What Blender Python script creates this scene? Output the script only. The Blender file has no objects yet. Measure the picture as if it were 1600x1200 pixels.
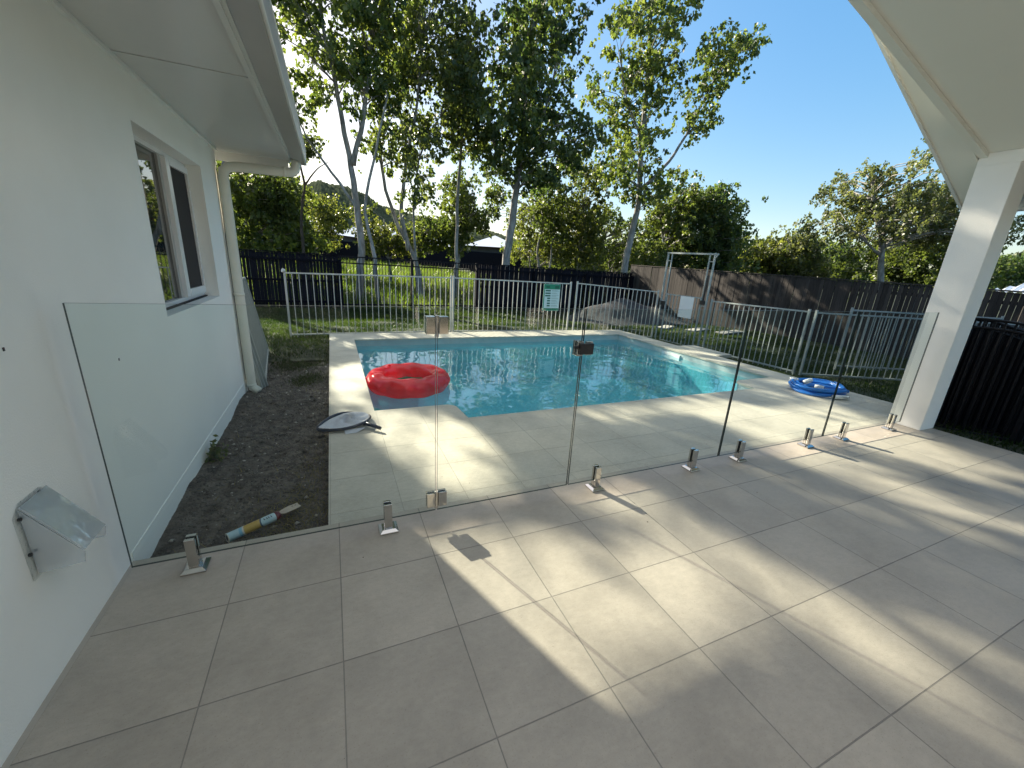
import bpy, math, random
import numpy as np
from mathutils import Vector, Matrix

# ------------------------------------------------------------------ camera, sky, sun, exposure
scene = bpy.context.scene
COL = scene.collection
CAM = np.array([0.9677, -2.1243, 1.4771])
yaw, pitch, roll = 0.424481, 0.291811, 0.058699
F_ = np.array([math.sin(yaw)*math.cos(pitch), math.cos(yaw)*math.cos(pitch), -math.sin(pitch)])
r0 = np.array([math.cos(yaw), -math.sin(yaw), 0.0]); u0 = np.cross(r0, F_)
R_ = r0*math.cos(roll)+u0*math.sin(roll); U_ = -r0*math.sin(roll)+u0*math.cos(roll)
cam = bpy.data.objects.new("camera", bpy.data.cameras.new("camera")); COL.objects.link(cam)
cam.data.sensor_width = 36; cam.data.lens = 36*627.6/1600
cam.data.clip_start = 0.05; cam.data.clip_end = 3000
cam.matrix_world = Matrix(((R_[0], U_[0], -F_[0], CAM[0]), (R_[1], U_[1], -F_[1], CAM[1]),
                           (R_[2], U_[2], -F_[2], CAM[2]), (0, 0, 0, 1)))
scene.camera = cam
SUN_AZ = math.radians(-20.7)          # from +Y towards +X
SUN_EL = math.radians(24.9)
SUN = np.array([math.sin(SUN_AZ)*math.cos(SUN_EL), math.cos(SUN_AZ)*math.cos(SUN_EL), math.sin(SUN_EL)])
w = bpy.data.worlds.new("World"); scene.world = w; w.use_nodes = True
nt = w.node_tree; bg = nt.nodes["Background"]
sky = nt.nodes.new("ShaderNodeTexSky"); sky.sky_type = 'NISHITA'; sky.sun_disc = False
sky.sun_elevation = SUN_EL; sky.sun_rotation = SUN_AZ
sky.air_density = 1.0; sky.dust_density = 1.3; sky.ozone_density = 1.6
gm = nt.nodes.new("ShaderNodeGamma"); gm.inputs[1].default_value = 0.50; nt.links.new(sky.outputs[0], gm.inputs[0])
hs = nt.nodes.new("ShaderNodeHueSaturation"); hs.inputs['Saturation'].default_value = 2.1; nt.links.new(gm.outputs[0], hs.inputs['Color'])
# bright cloud veil overhead, added out of view to lift light in the shade
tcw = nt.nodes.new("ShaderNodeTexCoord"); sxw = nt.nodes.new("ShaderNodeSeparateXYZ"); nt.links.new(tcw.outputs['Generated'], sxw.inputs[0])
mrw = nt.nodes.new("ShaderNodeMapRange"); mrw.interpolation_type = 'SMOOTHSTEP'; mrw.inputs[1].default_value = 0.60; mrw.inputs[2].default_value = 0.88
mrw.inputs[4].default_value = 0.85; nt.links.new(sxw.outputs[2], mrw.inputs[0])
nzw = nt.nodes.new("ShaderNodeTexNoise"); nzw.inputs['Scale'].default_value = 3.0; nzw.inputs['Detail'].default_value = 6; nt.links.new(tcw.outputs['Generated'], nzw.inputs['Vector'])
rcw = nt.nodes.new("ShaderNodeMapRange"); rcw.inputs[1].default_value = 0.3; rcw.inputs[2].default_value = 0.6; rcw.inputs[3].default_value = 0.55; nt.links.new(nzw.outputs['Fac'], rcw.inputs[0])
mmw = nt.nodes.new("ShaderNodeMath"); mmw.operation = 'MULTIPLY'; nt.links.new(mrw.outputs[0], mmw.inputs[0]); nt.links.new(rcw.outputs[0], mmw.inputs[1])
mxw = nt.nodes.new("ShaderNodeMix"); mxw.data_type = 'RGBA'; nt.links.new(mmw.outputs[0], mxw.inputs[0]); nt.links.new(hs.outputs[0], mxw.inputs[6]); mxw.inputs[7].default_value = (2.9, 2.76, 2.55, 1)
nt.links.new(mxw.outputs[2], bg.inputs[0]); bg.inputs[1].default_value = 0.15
sl = bpy.data.lights.new("sun", 'SUN'); sl.energy = 5.0; sl.angle = math.radians(0.53); sl.color = (1.0, 0.90, 0.72)
so = bpy.data.objects.new("sun", sl); COL.objects.link(so)
so.rotation_euler = Vector(SUN).to_track_quat('Z', 'Y').to_euler()
scene.view_settings.view_transform = 'Standard'; scene.view_settings.look = 'None'
scene.view_settings.exposure = 1.7; scene.view_settings.gamma = 1
scene.cycles.max_bounces = 10; scene.cycles.transparent_max_bounces = 24
scene.cycles.caustics_reflective = False; scene.cycles.caustics_refractive = False

# ------------------------------------------------------------------ materials
def newmat(name):
    m = bpy.data.materials.new(name); m.use_nodes = True
    return m, m.node_tree, m.node_tree.nodes, m.node_tree.links, m.node_tree.nodes["Principled BSDF"]

def noise(N, L, scale, detail=4, rough=0.6, coord='Object', stretch=None, loc=None):
    n = N.new("ShaderNodeTexNoise"); n.inputs['Scale'].default_value = scale
    n.inputs['Detail'].default_value = detail; n.inputs['Roughness'].default_value = rough
    if coord == 'World':
        c = N.new("ShaderNodeNewGeometry").outputs['Position']
    else:
        c = N.new("ShaderNodeTexCoord").outputs[coord]
    if stretch or loc:
        mp = N.new("ShaderNodeMapping"); mp.inputs['Scale'].default_value = stretch or (1, 1, 1)
        mp.inputs['Location'].default_value = loc or (0, 0, 0)
        L.new(c, mp.inputs['Vector']); c = mp.outputs[0]
    L.new(c, n.inputs['Vector']); return n

def ramp(N, L, src, stops):
    r = N.new("ShaderNodeValToRGB"); e = r.color_ramp.elements
    e[0].position, e[0].color = stops[0][0], (*stops[0][1], 1); e[1].position, e[1].color = stops[-1][0], (*stops[-1][1], 1)
    for p, c in stops[1:-1]:
        k = e.new(p); k.color = (*c, 1)
    L.new(src, r.inputs[0]); return r

def bump(N, L, src, B, dist, strength=1.0, prev=None):
    b = N.new("ShaderNodeBump"); b.inputs['Distance'].default_value = dist; b.inputs['Strength'].default_value = strength
    L.new(src, b.inputs['Height'])
    if prev: L.new(prev.outputs[0], b.inputs['Normal'])
    if B: L.new(b.outputs[0], B.inputs['Normal'])
    return b

def mat(name, c, rough=0.6, var=0.12, scale=6, bscale=None, bdist=0.001, metal=0.0, spec=0.5, coord='Object', stretch=None, c2=None, coat=0):
    m, t, N, L, B = newmat(name)
    B.inputs['Roughness'].default_value = rough; B.inputs['Metallic'].default_value = metal
    B.inputs['Specular IOR Level'].default_value = spec
    if coat: B.inputs['Coat Weight'].default_value = coat
    n = noise(N, L, scale, coord=coord, stretch=stretch)
    lo = tuple(x*(1-var) for x in c); hi = c2 or tuple(min(1, x*(1+var)) for x in c)
    r = ramp(N, L, n.outputs['Fac'], [(0.3, lo), (0.7, hi)]); L.new(r.outputs[0], B.inputs['Base Color'])
    if bscale:
        b = noise(N, L, bscale, coord=coord, stretch=stretch); bump(N, L, b.outputs['Fac'], B, bdist)
    return m

def tile_mat(name, size, off, grout, c1, c2, mortar, rough, stain, fine, row=None):
    m, t, N, L, B = newmat(name)
    g = N.new("ShaderNodeNewGeometry"); mp = N.new("ShaderNodeMapping"); mp.vector_type = 'POINT'
    mp.inputs['Location'].default_value = (-off[0], -off[1], 0); L.new(g.outputs['Position'], mp.inputs[0])
    br = N.new("ShaderNodeTexBrick"); br.offset = 0; br.squash = 1; br.inputs['Scale'].default_value = 1
    br.inputs['Brick Width'].default_value = size; br.inputs['Row Height'].default_value = row or size
    br.inputs['Mortar Size'].default_value = mortar; br.inputs['Mortar Smooth'].default_value = 0.2
    br.inputs['Color1'].default_value = (*c1, 1); br.inputs['Color2'].default_value = (*c2, 1)
    br.inputs['Mortar'].default_value = (*grout, 1); L.new(mp.outputs[0], br.inputs['Vector'])
    n1 = noise(N, L, 2.3, 8, 0.65, 'World'); r1 = ramp(N, L, n1.outputs['Fac'], [(0.32, (stain,)*3), (0.6, (1, 1, 1))])
    n2 = noise(N, L, 26, 8, 0.75, 'World', stretch=(1, 1.6, 1)); r2 = ramp(N, L, n2.outputs['Fac'], [(0.3, (fine,)*3), (0.62, (1, 1, 1))])
    n3 = noise(N, L, 170, 3, 0.6, 'World'); r3 = ramp(N, L, n3.outputs['Fac'], [(0.28, (fine-0.1, fine-0.12, fine-0.15)), (0.4, (1, 1, 1))])
    cur = br.outputs['Color']
    for r in (r1, r2, r3):
        x = N.new("ShaderNodeMix"); x.data_type = 'RGBA'; x.blend_type = 'MULTIPLY'; x.inputs[0].default_value = 1
        L.new(cur, x.inputs[6]); L.new(r.outputs[0], x.inputs[7]); cur = x.outputs[2]
    L.new(cur, B.inputs['Base Color'])
    rr = ramp(N, L, n2.outputs['Fac'], [(0.3, (rough-0.12,)*3), (0.7, (rough+0.12,)*3)]); L.new(rr.outputs[0], B.inputs['Roughness'])
    B.inputs['Specular IOR Level'].default_value = 0.35
    inv = N.new("ShaderNodeMath"); inv.operation = 'MULTIPLY'; inv.inputs[1].default_value = -1; L.new(br.outputs['Fac'], inv.inputs[0])
    b1 = bump(N, L, inv.outputs[0], None, 0.004); bump(N, L, n2.outputs['Fac'], B, 0.0012, 1, b1)
    return m

def leaf_mat(name, dark, light, sheen=0.45):
    m, t, N, L, B = newmat(name)
    a = N.new("ShaderNodeAttribute"); a.attribute_name = "tint"
    r = ramp(N, L, a.outputs['Fac'], [(0.0, dark), (1.0, light)])
    L.new(r.outputs[0], B.inputs['Base Color']); B.inputs['Roughness'].default_value = 0.42
    B.inputs['Specular IOR Level'].default_value = sheen
    tr = N.new("ShaderNodeBsdfTranslucent")
    bc = N.new("ShaderNodeMix"); bc.data_type = 'RGBA'; bc.blend_type = 'MULTIPLY'; bc.inputs[0].default_value = 1
    L.new(r.outputs[0], bc.inputs[6]); bc.inputs[7].default_value = (1.9, 1.9, 0.85, 1); L.new(bc.outputs[2], tr.inputs[0])
    mx = N.new("ShaderNodeMixShader"); mx.inputs[0].default_value = 0.50
    L.new(B.outputs[0], mx.inputs[1]); L.new(tr.outputs[0], mx.inputs[2]); L.new(mx.outputs[0], N["Material Output"].inputs[0])
    return m

def clear_mat(name, tint, ior, bump_scale=None, bdist=0.002, gloss=0.0, extra=0.0, cloudy=None):
    """thin clear sheet: tinted see-through plus a mirror reflection by Fresnel"""
    m, t, N, L, B = newmat(name); N.remove(B)
    tr = N.new("ShaderNodeBsdfTransparent"); tr.inputs[0].default_value = (*tint, 1)
    gl = N.new("ShaderNodeBsdfGlossy"); gl.inputs['Roughness'].default_value = gloss
    fr = N.new("ShaderNodeFresnel"); fr.inputs[0].default_value = ior
    if bump_scale:
        n = noise(N, L, bump_scale, 3, 0.5, 'World'); b = bump(N, L, n.outputs['Fac'], None, bdist)
        L.new(b.outputs[0], gl.inputs['Normal']); L.new(b.outputs[0], fr.inputs['Normal'])
    g = N.new("ShaderNodeNewGeometry"); s = N.new("ShaderNodeMath"); s.operation = 'SUBTRACT'; s.inputs[0].default_value = 1
    L.new(g.outputs['Backfacing'], s.inputs[1])
    ad = N.new("ShaderNodeMath"); ad.operation = 'ADD'; ad.inputs[1].default_value = extra; L.new(fr.outputs[0], ad.inputs[0])
    mu = N.new("ShaderNodeMath"); mu.operation = 'MULTIPLY'; mu.use_clamp = True; L.new(ad.outputs[0], mu.inputs[0]); L.new(s.outputs[0], mu.inputs[1])
    base = tr
    if cloudy:
        df = N.new("ShaderNodeBsdfDiffuse"); df.inputs[0].default_value = (*cloudy[1], 1); base = N.new("ShaderNodeMixShader"); base.inputs[0].default_value = cloudy[0]
        L.new(tr.outputs[0], base.inputs[1]); L.new(df.outputs[0], base.inputs[2])
    mx = N.new("ShaderNodeMixShader"); L.new(mu.outputs[0], mx.inputs[0]); L.new(base.outputs[0], mx.inputs[1]); L.new(gl.outputs[0], mx.inputs[2])
    L.new(mx.outputs[0], N["Material Output"].inputs[0]); return m

M = {}
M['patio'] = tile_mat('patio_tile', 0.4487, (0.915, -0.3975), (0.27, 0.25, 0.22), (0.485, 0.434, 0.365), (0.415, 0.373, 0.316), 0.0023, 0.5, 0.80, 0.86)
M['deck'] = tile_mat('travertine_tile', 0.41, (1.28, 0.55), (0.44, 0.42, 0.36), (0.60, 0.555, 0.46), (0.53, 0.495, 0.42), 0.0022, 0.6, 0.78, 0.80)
M['strip'] = tile_mat('edge_strip_tile', 0.90, (0.915, -0.3975), (0.36, 0.35, 0.32), (0.62, 0.60, 0.54), (0.60, 0.57, 0.52), 0.002, 0.55, 0.85, 0.9)
M['render'] = mat('white_render', (0.90, 0.885, 0.83), 0.75, 0.04, 1.1, 150, 0.0016)
M['seal'] = mat('beige_sealant', (0.42, 0.385, 0.33), 0.6, 0.05, 6)
M['paint'] = mat('white_paint', (0.78, 0.78, 0.75), 0.45, 0.02, 2)
M['sheet'] = mat('eave_lining', (0.62, 0.62, 0.60), 0.28, 0.03, 1.0, 2.2, 0.006)
M['ceiling'] = mat('ceiling_board', (0.70, 0.69, 0.62), 0.6, 0.02, 1.0)
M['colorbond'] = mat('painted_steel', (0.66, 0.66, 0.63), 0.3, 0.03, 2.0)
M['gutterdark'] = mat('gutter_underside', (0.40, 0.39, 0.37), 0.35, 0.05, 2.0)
M['pvc'] = mat('cream_pvc', (0.72, 0.70, 0.60), 0.35, 0.04, 3.0)
M['black'] = mat('black_metal', (0.006, 0.006, 0.008), 0.55, 0.2, 4, spec=0.2)
M['blackwood'] = mat('black_stained_timber', (0.007, 0.007, 0.011), 0.8, 0.35, 3, 40, 0.002, stretch=(6, 6, 1), spec=0.1)
M['alu'] = mat('cream_aluminium', (0.50, 0.49, 0.45), 0.4, 0.08, 5)
M['aludark'] = mat('grey_aluminium', (0.29, 0.32, 0.31), 0.35, 0.08, 5)
M['frame'] = mat('window_aluminium', (0.80, 0.80, 0.80), 0.25, 0.02, 2)
M['screen'] = mat('fly_screen', (0.018, 0.013, 0.014), 0.7, 0.1, 300)
M['chrome'] = mat('polished_steel', (0.62, 0.60, 0.57), 0.10, 0.04, 8, metal=1.0)
M['darkplastic'] = mat('dark_plastic', (0.02, 0.02, 0.022), 0.35, 0.1, 8)
M['rubber'] = mat('black_rubber', (0.012, 0.012, 0.012), 0.7, 0.1, 8)
M['glassedge'] = mat('glass_edge', (0.008, 0.02, 0.018), 0.3, 0.1, 4, spec=0.35)
M['glass'] = clear_mat('safety_glass', (0.935, 0.968, 0.958), 1.5, extra=0.02)
M['acrylic'] = clear_mat('clear_acrylic', (0.95, 0.96, 0.96), 1.5, 30, 0.012, 0.02, 0.03)
M['hood'] = clear_mat('clear_hood_plastic', (0.88, 0.90, 0.90), 1.5, 9, 0.006, 0.05, 0.25, cloudy=(0.38, (0.80, 0.86, 0.92)))
M['water'] = clear_mat('water_surface', (0.64, 0.92, 0.95), 1.33, None, extra=0.12, cloudy=(0.14, (0.10, 0.50, 0.60)))
M['plaster'] = mat('pool_plaster', (0.17, 0.52, 0.60), 0.6, 0.10, 3, c2=(0.24, 0.60, 0.66))
M['waterline'] = mat('waterline_tile', (0.38, 0.48, 0.48), 0.35, 0.08, 8)
M['bed'] = mat('bare_dirt', (0.038, 0.033, 0.028), 0.95, 0.4, 13, 45, 0.022, c2=(0.175, 0.152, 0.128))
M['stone'] = mat('gravel_stone', (0.08, 0.073, 0.066), 0.9, 0.5, 14, 80, 0.004, c2=(0.17, 0.155, 0.14))
M['paleStone'] = mat('pale_stone', (0.38, 0.36, 0.32), 0.85, 0.2, 20, 60, 0.004)
M['white'] = mat('white_plastic', (0.80, 0.80, 0.78), 0.35, 0.02, 4)
M['blue'] = mat('blue_hose', (0.01, 0.17, 0.60), 0.3, 0.15, 10)
M['navy'] = mat('navy_plastic', (0.012, 0.02, 0.04), 0.35, 0.1, 6)
M['roofwhite'] = mat('white_roof_steel', (0.70, 0.74, 0.80), 0.35, 0.04, 1)
M['brick'] = mat('dark_house_wall', (0.10, 0.085, 0.075), 0.8, 0.2, 2)
M['signgreen'] = mat('sign_green', (0.01, 0.22, 0.12), 0.4, 0.05, 4)
M['signdark'] = mat('sign_dark_green', (0.008, 0.10, 0.06), 0.4, 0.05, 4)
M['signwhite'] = mat('sign_white', (0.55, 0.68, 0.66), 0.4, 0.03, 4)
M['bark'] = mat('pale_bark', (0.20, 0.19, 0.175), 0.85, 0.45, 2.2, 14, 0.012, stretch=(3, 3, 1), c2=(0.37, 0.355, 0.335))
M['barkdark'] = mat('dark_bark', (0.07, 0.055, 0.045), 0.9, 0.4, 5, 20, 0.01)

# lawn / field ground
def ground_mat():
    m, t, N, L, B = newmat('ground_soil')
    n = noise(N, L, 0.9, 8, 0.7, 'World'); n2 = noise(N, L, 22, 6, 0.7, 'World')
    r = ramp(N, L, n.outputs['Fac'], [(0.35, (0.014, 0.024, 0.008)), (0.55, (0.024, 0.036, 0.012)), (0.72, (0.045, 0.04, 0.022))])
    r2 = ramp(N, L, n2.outputs['Fac'], [(0.3, (0.55, 0.55, 0.55)), (0.7, (1.2, 1.2, 1.2))])
    x = N.new("ShaderNodeMix"); x.data_type = 'RGBA'; x.blend_type = 'MULTIPLY'; x.inputs[0].default_value = 1
    L.new(r.outputs[0], x.inputs[6]); L.new(r2.outputs[0], x.inputs[7]); L.new(x.outputs[2], B.inputs['Base Color'])
    B.inputs['Roughness'].default_value = 0.95; bump(N, L, n2.outputs['Fac'], B, 0.03); return m
M['ground'] = ground_mat()
M['grass'] = leaf_mat('lawn_grass', (0.012, 0.026, 0.007), (0.042, 0.066, 0.015), 0.25)
M['field'] = leaf_mat('field_grass', (0.055, 0.10, 0.018), (0.115, 0.16, 0.032), 0.25)
M['straw'] = leaf_mat('dry_grass', (0.10, 0.085, 0.045), (0.17, 0.15, 0.08), 0.2)
LEAF = [leaf_mat('gum_leaf_green', (0.050, 0.082, 0.030), (0.150, 0.185, 0.052)),
        leaf_mat('gum_leaf_olive', (0.042, 0.070, 0.030), (0.125, 0.150, 0.050)),
        leaf_mat('gum_leaf_deep', (0.038, 0.070, 0.032), (0.120, 0.155, 0.052)),
        leaf_mat('bush_leaf_green', (0.044, 0.070, 0.024), (0.120, 0.150, 0.042)),
        leaf_mat('bush_leaf_yellow', (0.056, 0.078, 0.024), (0.145, 0.160, 0.048)),
        leaf_mat('pale_leaf_grey', (0.065, 0.085, 0.045), (0.160, 0.175, 0.085))]

def paling_mat(name, a, b):
    m, t, N, L, B = newmat(name)
    g = N.new("ShaderNodeNewGeometry")
    r = ramp(N, L, g.outputs['Random Per Island'], [(0, a), (1, b)])
    n = noise(N, L, 3, 8, 0.7, 'Object', stretch=(14, 14, 1)); r2 = ramp(N, L, n.outputs['Fac'], [(0.25, (0.45,)*3), (0.7, (1.25,)*3)])
    x = N.new("ShaderNodeMix"); x.data_type = 'RGBA'; x.blend_type = 'MULTIPLY'; x.inputs[0].default_value = 1
    L.new(r.outputs[0], x.inputs[6]); L.new(r2.outputs[0], x.inputs[7]); L.new(x.outputs[2], B.inputs['Base Color'])
    B.inputs['Roughness'].default_value = 0.85; B.inputs['Specular IOR Level'].default_value = 0.2; bump(N, L, n.outputs['Fac'], B, 0.004); return m
M['paling'] = paling_mat('weathered_paling', (0.028, 0.025, 0.024), (0.066, 0.059, 0.055))
M['palingblack'] = paling_mat('black_paling', (0.005, 0.005, 0.009), (0.012, 0.011, 0.018))

# ------------------------------------------------------------------ mesh helpers
def tag(o, label=None, cat=None, group=None, kind=None):
    if label: o['label'] = label
    if cat: o['category'] = cat
    if group: o['group'] = group
    if kind: o['kind'] = kind
    return o

def thing(name, loc, label, cat, group=None):
    o = bpy.data.objects.new(name, None); COL.objects.link(o); o.location = loc; o.empty_display_size = 0.1
    return tag(o, label, cat, group)

class MB:
    def __init__(s): s.v = []; s.f = []; s.m = []
    def add(s, vs, fs, mi=0):
        n = len(s.v); s.v += [tuple(map(float, v)) for v in vs]; s.f += [tuple(i+n for i in f) for f in fs]; s.m += [mi]*len(fs); return s
    def box(s, x0, x1, y0, y1, z0, z1, mi=0):
        vs = [(x, y, z) for z in (z0, z1) for y in (y0, y1) for x in (x0, x1)]
        return s.add(vs, [(0, 2, 3, 1), (4, 5, 7, 6), (0, 1, 5, 4), (2, 6, 7, 3), (0, 4, 6, 2), (1, 3, 7, 5)], mi)
    def bar(s, p0, p1, w, h, side=None, mi=0):
        p0 = Vector(p0); p1 = Vector(p1); d = (p1-p0).normalized()
        a = Vector(side) if side else (Vector((0, 0, 1)).cross(d) if abs(d.z) < 0.95 else Vector((1, 0, 0)))
        a = (a-d*a.dot(d)).normalized(); b = d.cross(a)
        vs = []
        for p in (p0, p1):
            for i, j in ((-1, -1), (1, -1), (1, 1), (-1, 1)): vs.append(p+a*(i*w/2)+b*(j*h/2))
        return s.add(vs, [(3, 2, 1, 0), (4, 5, 6, 7), (0, 1, 5, 4), (1, 2, 6, 5), (2, 3, 7, 6), (3, 0, 4, 7)], mi)
    def tube(s, pts, r, n=8, closed=False, caps=True, mi=0):
        P = [Vector(p) for p in pts]; k = len(P); rr = r if isinstance(r, (list, tuple)) else [r]*k
        up = Vector((0.13, 0.21, 0.97)); vs = []; prev = None
        for i in range(k):
            if closed: d = P[(i+1) % k]-P[i-1]
            else: d = P[min(i+1, k-1)]-P[max(i-1, 0)]
            d.normalize(); a = (prev if prev else (up.cross(d) if abs(up.dot(d)) < 0.97 else Vector((1, 0, 0)).cross(d)))
            a = (a-d*a.dot(d)).normalized(); prev = a; b = d.cross(a)
            for j in range(n):
                t = 2*math.pi*j/n; vs.append(P[i]+(a*math.cos(t)+b*math.sin(t))*rr[i])
        fs = []
        for i in range(k if closed else k-1):
            i2 = (i+1) % k
            for j in range(n): fs.append((i*n+j, i*n+(j+1) % n, i2*n+(j+1) % n, i2*n+j))
        if caps and not closed: fs.append(tuple(range(n-1, -1, -1))); fs.append(tuple((k-1)*n+j for j in range(n)))
        return s.add(vs, fs, mi)
    def prism(s, pts, off, mi=0):
        n = len(pts); o = Vector(off); P = [Vector(p) for p in pts]; vs = P+[p+o for p in P]
        fs = [tuple(range(n-1, -1, -1)), tuple(range(n, 2*n))]+[(i, (i+1) % n, n+(i+1) % n, n+i) for i in range(n)]
        return s.add(vs, fs, mi)
    def build(s, name, m, parent=None, smooth=False, bevel=0, origin=None):
        me = bpy.data.meshes.new(name); v = np.array(s.v, float)
        if parent is not None: o0 = np.array(parent_world(parent))
        elif origin is not None: o0 = np.array(origin, float)
        else: o0 = np.array([(v[:, 0].min()+v[:, 0].max())/2, (v[:, 1].min()+v[:, 1].max())/2, v[:, 2].min()])
        me.from_pydata((v-o0).tolist(), [], s.f)
        ms = m if isinstance(m, (list, tuple)) else [m]
        for x in ms: me.materials.append(x)
        if len(ms) > 1: me.polygons.foreach_set('material_index', s.m)
        if smooth: me.polygons.foreach_set('use_smooth', [True]*len(me.polygons))
        me.update(); ob = bpy.data.objects.new(name, me); COL.objects.link(ob)
        if parent is None: ob.location = o0
        else:
            ob.parent = parent
        if bevel:
            b = ob.modifiers.new("bevel", 'BEVEL'); b.width = bevel; b.segments = 2; b.limit_method = 'ANGLE'
        return ob

def parent_world(p):
    v = Vector((0, 0, 0))
    while p is not None: v += p.location; p = p.parent
    return v

def raw_mesh(name, verts, faces_n, faces, m, tint=None, origin=(0, 0, 0), parent=None):
    """big meshes from numpy: faces_n verts per face"""
    verts = np.asarray(verts, np.float32)-np.asarray(parent_world(parent) if parent is not None else origin, np.float32)
    me = bpy.data.meshes.new(name); nv = len(verts); nf = len(faces)
    me.vertices.add(nv); me.vertices.foreach_set('co', verts.ravel())
    me.loops.add(nf*faces_n); me.loops.foreach_set('vertex_index', np.asarray(faces, np.int32).ravel())
    me.polygons.add(nf); me.polygons.foreach_set('loop_start', np.arange(nf, dtype=np.int32)*faces_n)
    me.polygons.foreach_set('loop_total', np.full(nf, faces_n, np.int32))
    me.materials.append(m)
    if tint is not None:
        a = me.attributes.new('tint', 'FLOAT', 'POINT'); a.data.foreach_set('value', np.asarray(tint, np.float32))
    me.update(calc_edges=True); me.validate()
    ob = bpy.data.objects.new(name, me); COL.objects.link(ob)
    if parent is not None: ob.parent = parent
    else: ob.location = origin
    return ob

def copy_thing(root, loc, label=None):
    r = root.copy(); COL.objects.link(r); r.location = loc
    if label: r['label'] = label
    for ch in list(root.children):
        c = ch.copy(); COL.objects.link(c); c.parent = r
        for g in ch.children:
            d = g.copy(); COL.objects.link(d); d.parent = c
    return r

def in_poly(px, py, poly):
    inside = np.zeros(px.shape, bool); n = len(poly)
    for i in range(n):
        x0, y0 = poly[i]; x1, y1 = poly[(i+1) % n]
        c = ((y0 > py) != (y1 > py)) & (px < (x1-x0)*(py-y0)/((y1-y0) if y1 != y0 else 1e-9)+x0)
        inside ^= c
    return inside

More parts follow.
